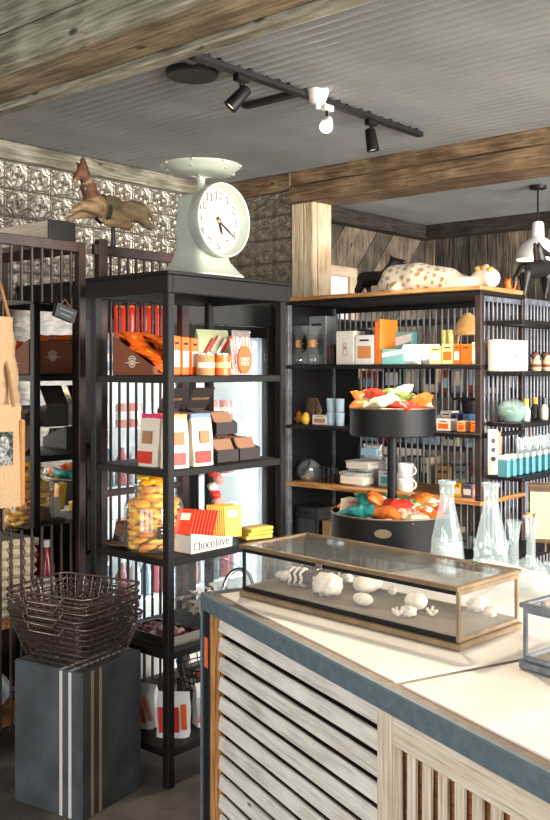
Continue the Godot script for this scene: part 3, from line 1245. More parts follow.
func plinth_and_baskets() -> void:
	var a := at_d(0, HORIZON, 1) * 0.0
	a = CAM + R * -.679 + FW * 3.303      # near corner
	var b := CAM + R * -.965 + FW * 3.473  # left corner
	var ax := (a - b)
	ax.y = 0
	var w := ax.length()
	ax = ax.normalized()
	var bz := ax.cross(Vector3.UP).normalized()   # horizontal, across
	if bz.dot(FW) > 0:
		bz = -bz
	# bz points to the camera side
	var h := .525
	var cen := Vector3(a.x, 0, a.z) - ax * w / 2 - bz * w / 2
	var ang := rad_to_deg(atan2(-ax.z, ax.x))
	var pm := noise_mat(c8(58, 62, 65), c8(80, 86, 90), 0.012, 33, 1.6, .5, 0.0, 1.3)
	var o := thing("plinth", "dark grey painted wooden plinth with pale pinstripes at its corner", "plinth", cen, ang)
	var s := S()
	box(s, Vector3(0, h / 2, 0), Vector3(w, h, w), .006)
	obj("body", s, pm, o)
	var st := mat(c8(206, 204, 198), .7)
	for q in [w / 2 - .055, w / 2 - .098]:
		s = S()
		box2(s, Vector3(q - .007, .004, w / 2), Vector3(q + .007, h - .004, w / 2 + .0012))
		box2(s, Vector3(q - .007, h, -w / 2 + .01), Vector3(q + .007, h + .0012, w / 2 - .004))
		obj("stripe", s, st, o)
		s = S()
		box2(s, Vector3(w / 2, .004, q - .007), Vector3(w / 2 + .0012, h - .004, q + .007))
		obj("stripe", s, mat(c8(172, 146, 112), .7), o)
	# nested wire shopping baskets
	var wire := mat(c8(128, 112, 104), .28, .9)

	var first: Node3D = null
	for i in 5:
		var lab: String = ["lowest copper wire basket in the stack on the grey plinth", "second copper wire basket up in the stack on the grey plinth", "third copper wire basket up in the stack on the grey plinth", "fourth copper wire basket up in the stack on the grey plinth", "topmost copper wire basket in the stack on the grey plinth"][i]
		var at := cen + Vector3(0, h + .002 + i * .026, 0) + ax * (rng.randf_range(-.012, .012)) + bz * .02
		if first == null:
			first = thing("wire_basket", lab, "basket", at, ang + 1.0, "wire baskets nested on the plinth")
			basket(first, wire)
		else:
			var c := dup(first, "wire_basket", lab)
			c.position = at
			c.rotation_degrees.y = ang + [0, -2.5, 2.0, -1.0, 3.0][i]

func basket(o: Node3D, wire: Material) -> void:
	var H := .155
	var tw := Vector2(.39, .33)
	var bw := Vector2(.29, .24)
	var s := S()
	var ringat := func(k: float, n: Vector2) -> Array:
		var r := []
		var rad := .03
		for cx in [[1, 1], [-1, 1], [-1, -1], [1, -1]]:
			var cc := Vector2(cx[0] * (n.x / 2 - rad), cx[1] * (n.y / 2 - rad))
			var a0 := atan2(cx[1], cx[0]) - PI / 4
			for j in 4:
				var an := a0 + j * PI / 6
				r.append(Vector3(cc.x + cos(an) * rad, k, cc.y + sin(an) * rad))
		return r
	tube(s, ringat.call(1.0 * H, tw), .0042, 6, true)
	obj("rim", s, wire, o)
	s = S()
	for k in 7:
		var f := (k + 0.1) / 7.0
		tube(s, ringat.call(1.0 * H * f + .003, bw.lerp(tw, f)), .0022, 5, true)
	# uprights
	for e in [-1, 1]:
		for k in 9:
			var t := (k + .5) / 9.0 - .5
			tube(s, [Vector3(t * bw.x, .003, e * bw.y / 2), Vector3(t * tw.x, H, e * tw.y / 2)], .0022, 5)
		for k in 8:
			var t := (k + .5) / 8.0 - .5
			tube(s, [Vector3(e * bw.x / 2, .003, t * bw.y), Vector3(e * tw.x / 2, H, t * tw.y)], .0022, 5)
	for k in 7:
		var t := (k + .5) / 7.0 - .5
		tube(s, [Vector3(t * bw.x, .003, -bw.y / 2), Vector3(t * bw.x, .003, bw.y / 2)], .0022, 5)
	obj("wire_mesh", s, wire, o)
	for e in [-1, 1]:
		s = S()
		tube(s, [Vector3(-.09, H, e * tw.y / 2), Vector3(-.07, H - .03, e * (tw.y / 2 + .006)), Vector3(.07, H - .03, e * (tw.y / 2 + .006)), Vector3(.09, H, e * tw.y / 2)], .004, 6)
		obj("handle", s, wire, o)


# ---------- the goods
func h_at(py: float, p: Vector3) -> float:
	return CAM.y + (HORIZON - py) / F * depth(p)
func boxz(called: String, label: String, cat: String, px0: float, px1: float, ytop: float, z: float, y: float, dep: float, m: Material, group := "", panel: Material = null) -> Node3D:
	var a := xz(px0, z)
	var b := xz(px1, z)
	var hh := h_at(ytop, Vector3((a + b) / 2, 0, z)) - y
	return carton(called, label, cat, Vector3((a + b) / 2, y, z - dep / 2), 0.0, Vector3(b - a, hh, dep), m, group, panel)
func boxx(called: String, label: String, cat: String, px0: float, px1: float, ytop: float, x: float, y: float, dep: float, m: Material, group := "", panel: Material = null) -> Node3D:
	var a := zx(px0, x)
	var b := zx(px1, x)
	var hh := h_at(ytop, Vector3(x, 0, (a + b) / 2)) - y
	return carton(called, label, cat, Vector3(x - dep / 2, y, (a + b) / 2), 90.0, Vector3(a - b, hh, dep), m, group, panel)
func carton(called: String, label: String, cat: String, at: Vector3, turn: float, sz: Vector3, m: Material, group := "", panel: Material = null) -> Node3D:
	var o := thing(called, label, cat, at, turn, group)
	var s := S()
	box(s, Vector3(0, sz.y / 2, 0), sz, minf(.003, sz.z * .2))
	obj("body", s, m, o)
	if panel:
		s = S()
		box(s, Vector3(0, sz.y * .42, sz.z / 2), Vector3(sz.x * .72, sz.y * .42, .0016))
		obj("label_panel", s, panel, o)
		s = S()
		box(s, Vector3(0, sz.y * .82, sz.z / 2), Vector3(sz.x * .5, sz.y * .06, .0016))
		obj("printed_line", s, M.ink, o)
	return o

func merchandise() -> void:
	scale_clock()
	tower_top_shelves()
	tower_low_shelves()
	cooler_goods()
	left_goods()
	wooden_horse()
	long_rack_goods()
	side_rack_goods()
	toys()
	snack_bags()
	cases()
	bottles()
	next_room_shelf()

func scale_clock() -> void:
	var at := Vector3(-2.86, 1.972, -2.83)
	var o := thing("kitchen_scale", "pale green enamel kitchen scale with round clock dial on the tower", "scale", at)
	var s := S()
	var sec := [[0.0, .15, .145], [.02, .15, .145], [.035, .135, .13], [.08, .10, .10], [.13, .085, .088], [.355, .078, .08], [.368, .06, .065], [.369, .001, .001]]
	smg += 1
	var ringf := func(k: int) -> Array:
		var r := []
		for q in 32:
			var an := TAU * q / 32
			var c := cos(an)
			var sn := sin(an)
			var e := 0.35
			r.append(Vector3(signf(c) * pow(absf(c), e) * sec[k][1] - .02, sec[k][0], signf(sn) * pow(absf(sn), e) * sec[k][2]))
		return r
	for k in sec.size() - 1:
		if k in [1, 5, 6]:
			smg += 1
		s.set_smooth_group(smg)
		var a: Array = ringf.call(0 + k)
		var b: Array = ringf.call(1 + k)
		for q in 32:
			var n := (q + 1) % 32
			quad(s, a[n], a[q], b[q], b[n])
	obj("body", s, M.cream, o)
	# dial drum facing +x
	var face := Node3D.new()
	face.name = "dial"
	o.add_child(face, true)
	face.position = Vector3(.040, .247, 0)
	s = S()
	T = Transform3D(Basis(Vector3(0, 0, 1), -PI / 2), Vector3.ZERO)
	lathe(s, [Vector2(0, 0), Vector2(.135, 0), Vector2(.146, .012), Vector2(.154, .06), Vector2(.158, .075), Vector2(.156, .082), Vector2(.148, .08), Vector2(.136, .045), Vector2(.132, .042)], 48)
	obj("bezel", s, M.cream, face)
	s = S()
	lathe(s, [Vector2(.134, .040), Vector2(.134, .043), Vector2(0, .043)], 48)
	obj("face_plate", s, mat(c8(206, 198, 186), .6), face)
	T = Transform3D.IDENTITY
	var fb := Basis(Vector3.UP, PI / 2)
	for k in 12:
		var an := TAU * (k + 1) / 12
		var p := Vector3(.0435, cos(an) * .107, -sin(an) * .107)
		text("numeral", str(k + 1), .044, M.ink, face, Transform3D(fb, p), true, 0.0, .001)
	for hnd in [[.062, .006, 5.35 / 12 * TAU], [.105, .0045, 20.5 / 60 * TAU]]:
		s = S()
		var d := Vector3(0, cos(hnd[2]), -sin(hnd[2]))
		tube(s, [Vector3(.049, 0, 0) - d * .018, Vector3(.049, 0, 0) + d * hnd[0] * .6, Vector3(.049, 0, 0) + d * hnd[0]], [hnd[1] * .6, hnd[1] * .8, .0012], 6)
		obj("hand", s, M.ink, face)
	s = S()
	T = Transform3D(Basis(Vector3(0, 0, 1), -PI / 2), Vector3.ZERO)
	lathe(s, [Vector2(.009, .043), Vector2(.009, .055), Vector2(0, .057)], 16)
	T = Transform3D.IDENTITY
	obj("hub", s, M.brass, face)
	s = S()
	tube(s, [Vector3(-.02, .36, 0), Vector3(-.02, .45, 0)], .018, 16)
	obj("stem", s, M.cream, o)
	s = S()
	lathe(s, [Vector2(.02, .446), Vector2(.10, .450), Vector2(.138, .460), Vector2(.158, .480), Vector2(.170, .487), Vector2(.172, .492), Vector2(.166, .493), Vector2(.150, .480), Vector2(.132, .466), Vector2(.0, .456)], 48, Vector3(-.02, 0, 0))
	obj("weighing_dish", s, M.cream, o)
	for k in 6:
		s = S()
		var an := TAU * k / 6
		tube(s, [Vector3(-.02, .443, 0), Vector3(-.02 + cos(an) * .15, .468, sin(an) * .15)], .005, 6)
		obj("dish_rib", s, M.cream, o)
	for k in 8:
		s = S()
		var an := TAU * k / 8 + .2
		blob(s, Vector3(-.02 + cos(an) * .171, .488, sin(an) * .171), Vector3.ONE * .006, 8, 6)
		obj("rim_stud", s, M.cream, o)

func pouch_mesh(w: float, h: float, d: float, m: Material) -> ArrayMesh:   # standing bag, folded flat at the top, front towards +z
	var s := S()
	for sg in [1.0, -1.0]:
		sheet(s, 8, 10, func(u: float, v: float) -> Vector3:
			var k := pow(1.0 - v, 0.45)
			var x = (u - .5) * sg * (w * (1.0 - .03 * sin(v * 9.0)))
			var bul := 1.0 - pow(absf(u * 2 - 1), 4.0) * .35
			return Vector3(x, v * h, sg * (d * .5 * k * bul + .002 * sin(u * 17.0 + v * 11.0) * k)))
	quad(s, Vector3(-w / 2, 0, -d * .33), Vector3(w / 2, 0, -d * .33), Vector3(w / 2, 0, d * .33), Vector3(-w / 2, 0, d * .33))
	for e in [-1.0, 1.0]:
		sheet(s, 1, 10, func(u: float, v: float) -> Vector3:
			var k := pow(1.0 - v, 0.45)
			return Vector3(e * w * .5 * (1.0 - .03 * sin(v * 9.0)), v * h, (u - .5) * -e * d * .66 * k))
	return mk(s, m)

func tower_top_shelves() -> void:
	var y2: float = SH[1] + .001
	# brown display carton with an emblem, full of orange packets
	var z := -2.462
	var xa := xz(113, z)
	var xb := xz(153, z)
	var w := xb - xa
	var dep := .25
	var o := thing("display_carton", "brown slanted display carton with a cream emblem holding orange packets", "carton", Vector3(xa, y2, z))
	var hi := .160
	var lo := .036
	for zz in [0.0, -dep]:
		var s := S()
		prism(s, [Vector2(0, 0), Vector2(w, 0), Vector2(w, lo), Vector2(0, hi)], .004, Vector3(0, 0, zz))
		obj("side_wall", s, M.brown, o)
	var s := S()
	box2(s, Vector3(0, 0, -dep), Vector3(.004, hi, 0))
	obj("back_wall", s, M.brown, o)
	s = S()
	box2(s, Vector3(w - .004, 0, -dep), Vector3(w, lo, 0))
	obj("front_lip", s, M.brown, o)
	s = S()
	box2(s, Vector3(0, 0, -dep), Vector3(w, .003, 0))
	obj("bottom", s, M.brown, o)
	s = S()
	T = Transform3D(Basis(Vector3.RIGHT, PI / 2), Vector3(w * .5, .05, .0022))
	for rr in [[.016, .0195], [.004, .010]]:
		lathe(s, [Vector2(rr[0], 0), Vector2(rr[0], .0006), Vector2(rr[1], .0006), Vector2(rr[1], 0)], 24)
	lathe(s, [Vector2(.025, 0), Vector2(.025, .0006), Vector2(.028, .0006), Vector2(.028, 0)], 12, Vector3.ZERO, PI * .7, PI * 1.15)
	T = Transform3D.IDENTITY
	for e in [-1, 1]:
		box(s, Vector3(w * .5 + e * .032, .05, .0025), Vector3(.022, .0025, .0008))
	var em := obj("emblem", s, M.paper, o)
	put("emblem", em.mesh, o, Transform3D(Basis(Vector3.UP, -PI / 2), Vector3(-.0002, .03, -dep * .5 - w * .5)))
	s = S()
	pillow(s, .085, .12, .015, .003, 3)
	var pk := mk(s, M.orange)
	s = S()
	pillow(s, .06, .05, .017, .002, 4)
	var pk2 := mk(s, mat(c8(246, 158, 52), .4))
	var first: Node3D = null
	var slope := atan2(hi - lo, w)
	for k in 14:
		var row := k % 2
		var t := (k / 2) / 6.0
		var p := Vector3(xa + .024 + t * (w - .055), y2 + lo + .002 + (1 - t) * (hi - lo) * .92 + .008 * (k % 3), z - .065 - row * .12 - rng.randf() * .01)
		var q: Node3D
		if first == null:
			first = thing("orange_packet", "orange foil packet in the brown slanted carton", "packet", p, 0, "packets in the brown carton")
			put("foil_bag", pk, first)
			put("label_patch", pk2, first)
			q = first
		else:
			q = dup(first, "orange_packet", "orange foil packet in the brown slanted carton")
			q.position = p
		var sa := slope + rng.randf_range(-.22, .12)
		var nn := Vector3(sin(sa), cos(sa), rng.randf_range(-.2, .2)).normalized()
		var yy := Vector3(cos(sa), -sin(sa), 0).rotated(nn, rng.randf_range(-.5, .5))
		yy = (yy - nn * yy.dot(nn)).normalized()
		q.basis = Basis(yy.cross(nn), yy, nn)
	# red bags hung on the bars towards the cooler
	var redbag: Node3D = null
	for k in 4:
		var x := -3.415
		var p := on_x(120.0 + k * 13.5, 324, x)
		if redbag == null:
			redbag = thing("red_bag", "glossy red bag hanging behind the tower bars above the carton", "bag", p, 90, "red bags behind the tower bars")
			s = S()
			pillow(s, .07, .16, .03, .004, 8)
			obj("foil_bag", s, mat(c8(214, 50, 22), .3), redbag)
			s = S()
			box(s, Vector3(0, .082, 0), Vector3(.05, .012, .003))
			obj("header", s, M.orange, redbag)
			s = S()
			tube(s, [Vector3(0, .085, 0), Vector3(0, .095, .03), Vector3(0, .095, .055)], .0015, 5)
			obj("hook", s, M.satin, redbag)
		else:
			var q := dup(redbag, "red_bag", "glossy red bag hanging behind the tower bars above the carton")
			q.position = p
	# orange cartons, tins, patterned pouch and candy sticks along the open side
	for k in 3:
		boxx("tall_orange_carton", "small upright orange carton next to the tower's corner post", "carton", 173 + k * 9.0, 181 + k * 9.0, 336 + k * 1.0, -2.74 + .0, y2 + .001, .05, M.orange, "orange cartons on the tower", M.paper)
	for k in 2:
		var px: float = [205.5, 221.5][k]
		var r := .037
		var p := on_x(px, 0, -2.70)
		var c := thing("tin", ["tan paper-wrapped tin beside the orange tin", "orange paper-wrapped tin beside the candy sticks"][k], "tin", Vector3(p.x, y2, p.z))
		s = S()
		lathe(s, [Vector2(0, 0), Vector2(r, 0), Vector2(r, .082), Vector2(r - .003, .082)], 28)
		obj("body", s, [M.kraft, M.orange][k], c)
		s = S()
		lathe(s, [Vector2(r - .001, .082), Vector2(r - .001, .088), Vector2(r - .006, .088), Vector2(r - .007, .083), Vector2(0, .083)], 28)
		obj("lid", s, M.chrome, c)
		s = S()
		lathe(s, [Vector2(r + .0008, .03), Vector2(r + .0008, .052)], 14, Vector3.ZERO, PI * .8, -PI * .25)
		obj("printed_band", s, [M.paper, mat(c8(250, 190, 120), .5)][k], c)
	var pp := on_x(212, 0, -2.80)
	var pt := thing("patterned_pouch", "sage pouch with red and pink stripes behind the tins", "pouch", Vector3(pp.x, y2, pp.z), 90)
	put("bag", pouch_mesh(.19, .19, .06, mat(c8(150, 156, 118), .4)), pt)
	for k in 4:
		s = S()
		T = Transform3D(Basis(Vector3(0, 0, 1), -.7), Vector3(-.04 + k * .035, .12 + .012 * (k % 2), .027))
		box(s, Vector3.ZERO, Vector3(.014, .085, .004), .001)
		T = Transform3D.IDENTITY
		obj("printed_stripe", s, [M.red, M.pink, M.paper, M.red][k], pt)
	var cp := on_x(241, 0, -2.70)
	var cs := thing("candy_stick_bag", "clear bag of striped candy sticks with an orange oval label", "candy", Vector3(cp.x, y2, cp.z), 90)
	s = S()
	for k in 9:
		var x := -.042 + k * .0105
		tube(s, [Vector3(x, .004, .004 * (k % 3)), Vector3(x * 1.25, .15 + .01 * (k % 2), .004 * (k % 3) - .01)], .0048, 8)
	obj("candy_sticks", s, mat(c8(238, 176, 160), .35), cs)
	s = S()
	pillow(s, .115, .185, .04, .003, 21)
	var cb := put("clear_bag", mk(s, glass_mat(c8(255, 240, 236), .12)), cs, Transform3D(Basis.IDENTITY, Vector3(0, .094, 0)))
	s = S()
	var ov := []
	for k in 28:
		ov.append(Vector2(cos(TAU * k / 28) * .042, sin(TAU * k / 28) * .058))
	prism(s, ov, .002, Vector3(-.004, .064, .026))
	obj("oval_label", s, mat(c8(232, 96, 40), .5), cs)
	text("lettering", "CANDY", .02, M.paper, cs, Transform3D(Basis.IDENTITY, Vector3(-.004, .066, .0276)), false, .056, .001)
	text("lettering", "STICK", .02, M.paper, cs, Transform3D(Basis.IDENTITY, Vector3(-.004, .047, .0276)), false, .052, .001)

	# third shelf: coffee pouches and black chocolate cartons
	var y3: float = SH[2] + .001
	var cream := mat(c8(226, 216, 196), .6)
	var pm := pouch_mesh(.105, .20, .07, cream)
	var pouches := [["cream coffee pouch with a magenta top edge facing the plinth side", Vector3(xz(152, -2.50), y3, -2.50), 5.0, c8(206, 44, 96)], ["cream coffee pouch with a golden top edge by the corner post", Vector3(-2.70, y3, zx(182, -2.66)), 80.0, c8(222, 176, 96)], ["cream coffee pouch with a blue top edge by the black cartons", Vector3(-2.70, y3, zx(207, -2.66)), 86.0, c8(104, 130, 178)], ["cream coffee pouch standing behind the corner post", Vector3(-2.80, y3, -2.56), 45.0, c8(222, 120, 60)]]
	for q in pouches:
		var c := thing("coffee_pouch", q[0], "coffee bag", q[1], q[2], "coffee pouches on the tower")
		put("bag", pm, c)
		s = S()
		box2(s, Vector3(-.052, .187, -.006), Vector3(.052, .208, .006), .002)
		obj("top_seal", s, mat(q[3], .5), c)
		s = S()
		box2(s, Vector3(-.046, .012, .0335), Vector3(.03, .06, .0355))
		obj("red_label", s, M.red, c)
		s = S()
		T = Transform3D(Basis(Vector3.RIGHT, -.12), Vector3(0, .115, .030))
		box(s, Vector3.ZERO, Vector3(.05, .05, .003), .001)
		T = Transform3D.IDENTITY
		obj("printed_picture", s, mat(c8(170, 120, 80), .7), c)
	var blk := mat(c8(46, 36, 34), .6)
	for k in 4:
		var low := k < 2
		var zc := zx([212, 234, 189, 216][k], -2.80)
		var xx: float = -2.80 if low else -2.83
		var yy := y3 + (.0 if low else .112)
		var c := thing("chocolate_carton", ["open black carton of chocolate bars beside the cream pouches, lower one", "open black carton of chocolate bars at the end of the third shelf", "open black carton with raised lid on top, nearer the corner post", "open black carton with raised lid on top, farther from the corner post"][k], "carton", Vector3(xx, yy, zc), 90, "black chocolate cartons on the tower")
		var bw := .125
		var bd := .19
		s = S()
		box2(s, Vector3(-bw / 2, 0, -bd / 2), Vector3(bw / 2, .004, bd / 2))
		box2(s, Vector3(-bw / 2, .004, bd / 2 - .004), Vector3(bw / 2, .05, bd / 2))
		box2(s, Vector3(-bw / 2, .004, -bd / 2), Vector3(bw / 2, .108, -bd / 2 + .004))
		for e in [-1, 1]:
			T = Transform3D(Basis(Vector3.UP, PI / 2), Vector3(e * (bw / 2 - .002), 0, 0))
			prism(s, [Vector2(-bd / 2 + .004, .004), Vector2(bd / 2 - .004, .004), Vector2(bd / 2 - .004, .108), Vector2(-bd / 2 + .004, .05)], .004)
			T = Transform3D.IDENTITY
		obj("tray", s, blk, c)
		if not low:
			s = S()
			T = Transform3D(Basis(Vector3.RIGHT, .55), Vector3(0, .105, -bd / 2 + .002))
			box2(s, Vector3(-bw / 2, 0, 0), Vector3(bw / 2, .105, .004), .001)
			T = Transform3D.IDENTITY
			var lid := obj("lid", s, blk, c)
			text("lettering", "CHOCOLATE BAR", .02, M.kraft, lid, Transform3D(Basis(Vector3.RIGHT, .55), Vector3(0, .105, -bd / 2 + .002)) * Transform3D(Basis.IDENTITY, Vector3(0, .05, .0045)), false, .1, .001)
		for j in 5:
			s = S()
			T = Transform3D(Basis(Vector3.RIGHT, -.5), Vector3(0, .058, -.055 + j * .03))
			box(s, Vector3.ZERO, Vector3(bw - .014, .075, .012), .002)
			T = Transform3D.IDENTITY
			obj("chocolate_bar", s, mat(c8(96, 62, 46), .5) if j % 2 else mat(c8(150, 110, 84), .5), c)

func hat(called: String, label: String, at: Vector3, m: Material, band: Material, r := .15) -> Node3D:
	var o := thing(called, label, "hat", at)
	var s := S()
	lathe(s, [Vector2(r * .55, .014), Vector2(r * .85, .006), Vector2(r, .012), Vector2(r, .017), Vector2(r * .85, .012), Vector2(r * .6, .022)], 32)
	obj("brim", s, m, o)
	s = S()
	lathe(s, [Vector2(r * .6, .012), Vector2(r * .56, .06), Vector2(r * .48, .095), Vector2(r * .25, .098), Vector2(0, .085)], 28)
	obj("crown", s, m, o)
	s = S()
	lathe(s, [Vector2(r * .612, .02), Vector2(r * .595, .045)], 28)
	obj("band", s, band, o)
	return o

func tower_low_shelves() -> void:
	var y4: float = SH[3] + .001
	var felt := noise_mat(c8(86, 62, 44), c8(112, 84, 60), .05, 61, 6.0, .9)
	var hp := Vector3(-3.01, y4, -2.525)
	hat("felt_hat", "brown felt hat lying behind the jar of dried fruit", hp, felt, M.black, .085)
	# big jar of dried fruit
	var jc := on_y(153, 549, y4)
	jc = Vector3(jc.x, y4 + .001, jc.z) + FW * .02
	var j := thing("fruit_jar", "big clear glass jar of yellow dried fruit on the tower", "jar", jc)
	var s := S()
	var R0 := .119
	lathe(s, [Vector2(0, 0), Vector2(R0 - .012, 0), Vector2(R0, .012), Vector2(R0, .17), Vector2(R0 - .008, .195), Vector2(R0 - .035, .222), Vector2(R0 - .042, .235), Vector2(R0 - .036, .252), Vector2(R0 - .04, .256)], 40)
	obj("glass_body", s, M.glass, j)
	s = S()
	var rr := []
	for k in 36:
		rr.append(Vector3(cos(TAU * k / 36) * (R0 - .038), .254, sin(TAU * k / 36) * (R0 - .038)))
	tube(s, rr, .005, 8, true)
	obj("lip", s, M.glass, j)
	var td := (CAM - jc)
	td.y = 0
	td = td.normalized().rotated(Vector3.UP, deg_to_rad(22))
	s = S()
	T = Transform3D(Basis.looking_at(-td), td * (R0 + .003) + Vector3(0, .08, 0))
	box(s, Vector3.ZERO, Vector3(.062, .05, .004), .001)
	var tl := obj("chalk_tag", s, M.ink, j)
	T = Transform3D.IDENTITY
	for k in 3:
		s = S()
		T = Transform3D(Basis.looking_at(-td), td * (R0 + .0055) + Vector3(0, .093 - k * .014, 0))
		box(s, Vector3.ZERO, Vector3([.04, .034, .022][k], .004, .0006))
		T = Transform3D.IDENTITY
		obj("chalk_line", s, M.paper, tl)
	var pieces := []
	for v in 3:
		s = S()
		blob(s, Vector3.ZERO, Vector3(.037, .0125, .025), 14, 8, .8, 1.6, 40 + v)
		pieces.append(mk(s, [mat(c8(240, 176, 32), .45), mat(c8(232, 150, 24), .45), mat(c8(246, 196, 64), .45)][v]))
	var n := 0
	for lay in 10:
		var big := lay < 8
		for k in (8 if big else 4):
			var outer := k < 6 if big else true
			var an := lay * .5 + (TAU * k / 6 if outer and big else TAU * k / 4 if not big else PI * k)
			var rad := (.079 if big else .04) if outer else .026
			var p := jc + Vector3(cos(an) * rad, .016 + lay * .0245, sin(an) * rad)
			var o := put("dried_fruit", pieces[n % 3], null, Transform3D(Basis.from_euler(Vector3(rng.randf_range(-.3, .3), -an + PI / 2, rng.randf_range(-.3, .3))), p))
			tag(o, "yellow dried fruit slice packed in the big glass jar", "dried fruit", "dried fruit in the jar")
			n += 1
	for k in 5:
		var an := k * 1.3
		var p := jc + Vector3(cos(an) * .035, .262 + .012 * (k % 3), sin(an) * .035)
		var o := put("dried_fruit", pieces[k % 3], null, Transform3D(Basis.from_euler(Vector3(rng.randf_range(-.6, .6), an, rng.randf_range(-.6, .6))).scaled(Vector3(1.3, 1, 1.3)), p))
		tag(o, "yellow dried fruit slice heaped over the lip of the jar", "dried fruit", "dried fruit heaped on the jar")
	# chocolate display: cream stand with script lettering, red and yellow bars
	var xf := -2.662
	var z0 := zx(191, xf)
	var z1 := zx(232, xf)
	var L := z0 - z1
	var st := thing("chocolate_display", "cream cardboard display stand with dark script lettering for chocolate bars", "display stand", Vector3(xf, y4 + .001, (z0 + z1) / 2), 90)
	s = S()
	prism(s, [Vector2(-L / 2, 0), Vector2(L / 2, 0), Vector2(L / 2, .04), Vector2(L * .1, .052), Vector2(-L / 2, .08)], .003)
	obj("front_panel", s, M.paper, st)
	s = S()
	box2(s, Vector3(-L / 2, 0, -.13), Vector3(L / 2, .003, -.002))
	for e in [-1, 1]:
		box2(s, Vector3(e * L / 2, .003, -.13), Vector3(e * (L / 2 - .003), .026 if e > 0 else .07, -.002))
	box2(s, Vector3(-L / 2, .003, -.133), Vector3(L / 2, .1, -.13))
	obj("tray", s, M.paper, st)
	text("lettering", "Chocolove", .05, M.ink, st, Transform3D(Basis.IDENTITY, Vector3(-.004, .026, .0024)), true, L * .86, .0015)
	s = S()
	box(s, Vector3.ZERO, Vector3(.075, .13, .008), .002)
	var rb := mk(s, mat(c8(224, 66, 36), .4))
	var yb := mk_copy(s, M.yellow)
	s = S()
	box(s, Vector3(0, .03, .0045), Vector3(.04, .03, .001))
	var lb := mk(s, M.paper)
	var firsts := {}
	for k in 17:
		var red := k < 8
		var nm := "red_chocolate_bar" if red else "yellow_chocolate_bar"
		var la := "red wrapped chocolate bar leaning in the cream display" if red else "yellow wrapped chocolate bar standing in the row by the red bars"
		var q: Node3D
		if not firsts.has(nm):
			q = thing(nm, la, "chocolate bar", Vector3.ZERO, 0, "red chocolate bars" if red else "yellow chocolate bars")
			put("wrapper", rb if red else yb, q)
			put("label_patch", lb, q)
			firsts[nm] = q
		else:
			q = dup(firsts[nm], nm, la)
		if red:
			q.position = Vector3(xf - .085, y4 + .105 - k * .003, z0 - .046 - k * .018)
			q.rotation = Vector3(-.5, PI, 0)
			q.rotation = Vector3(0, 0, 0)
			q.basis = Basis(Vector3.UP, deg_to_rad(22)) * Basis(Vector3.RIGHT, -.55)
		else:
			q.position = Vector3(xf - .115 + (k - 8) * .009, y4 + .082 + .0, zx(218, xf - .1) - (k - 8) * .0035)
			q.basis = Basis(Vector3.UP, deg_to_rad(62)) * Basis(Vector3.RIGHT, -.12)
			q.position.y = y4 + .072 + .02
	var lay := thing("flat_yellow_bars", "flat stack of yellow chocolate bars at the shelf end", "chocolate bars", Vector3(xf - .05, y4 + .001, zx(255, xf - .05)), 78)
	for k in 3:
		s = S()
		T = Transform3D(Basis(Vector3.UP, k * .12 - .1), Vector3(k * .004, .008 + k * .0165, 0))
		box(s, Vector3.ZERO, Vector3(.13, .015, .08), .003)
		T = Transform3D.IDENTITY
		obj("bar", s, mat(c8(246, 206, 92), .45), lay)
	# hanging cluster of red paper flowers seen against the cooler
	var hc := thing("candy_garland", "red and white wrapped candy garland hanging from the third shelf", "candy", Vector3(-2.86, SH[2] - .03, zx(215, -2.86)))
	for k in 5:
		s = S()
		blob(s, Vector3(.012 * sin(k * 2.1), -.03 - k * .032, .012 * cos(k * 2.7)), Vector3(.024, .019, .022), 10, 7, .5, 2.0, k)
		obj("wrapped_candy", s, [M.red, M.pink, M.paper][k % 3], hc)
	s = S()
	tube(s, [Vector3.ZERO, Vector3(0, -.17, 0)], .0015, 5)
	obj("string", s, M.paper, hc)
	# fifth shelf: steel tray of dark sweets, big jar lying on its side
	var y5: float = SH[4] + .001
	var tp := Vector3(-2.80, y5 + .001, -2.545)
	var tr := thing("steel_tray", "shallow steel tray of dark red sweets on the tower", "tray", tp, 0)
	s = S()
	box2(s, Vector3(-.14, 0, -.085), Vector3(.12, .003, .085))
	for e in [-1, 1]:
		box2(s, Vector3(-.14, .003, e * .085), Vector3(.12, .042, e * .082))
		box2(s, Vector3(.12 if e > 0 else -.14, .003, -.085), Vector3(.117 if e > 0 else -.137, .042, .085))
	obj("pan", s, M.chrome, tr)
	s = S()
	blob(s, Vector3.ZERO, Vector3(.017, .012, .014), 10, 6, .6, 2.0, 5)
	var sw := [mk(s, mat(c8(82, 36, 46), .35)), mk_copy(s, mat(c8(150, 88, 96), .4)), mk_copy(s, mat(c8(196, 160, 160), .4))]
	for k in 54:
		var p := tp + Vector3(rng.randf_range(-.12, .1), .014 + .012 * (k / 18) + rng.randf() * .006, rng.randf_range(-.066, .066))
		var o := put("dark_sweet", sw[k % 3], null, Transform3D(Basis.from_euler(Vector3(rng.randf(), rng.randf() * 6, rng.randf())), p))
		tag(o, "small dark sweet in the steel tray", "sweet", "sweets in the steel tray")
	var jp := Vector3(-2.80, y5 + .146, -2.86)
	var lj := thing("taffy_jar", "large glass jar tipped on its side full of white taffy", "jar", jp, 0)
	s = S()
	T = Transform3D(Basis(Vector3(0, 0, 1), -PI / 2 + .06), Vector3.ZERO)
	lathe(s, [Vector2(0, -.2), Vector2(.11, -.2), Vector2(.128, -.185), Vector2(.13, 0.0), Vector2(.118, .05), Vector2(.09, .085), Vector2(.082, .10), Vector2(.088, .11)], 36)
	obj("glass_body", s, M.glass, lj)
	s = S()
	var rg := []
	for k in 32:
		rg.append(Vector3(cos(TAU * k / 32) * .09, .11, sin(TAU * k / 32) * .09))
	tube(s, rg, .008, 8, true)
	T = Transform3D.IDENTITY
	obj("metal_rim", s, M.chrome, lj)
	s = S()
	T = Transform3D.IDENTITY
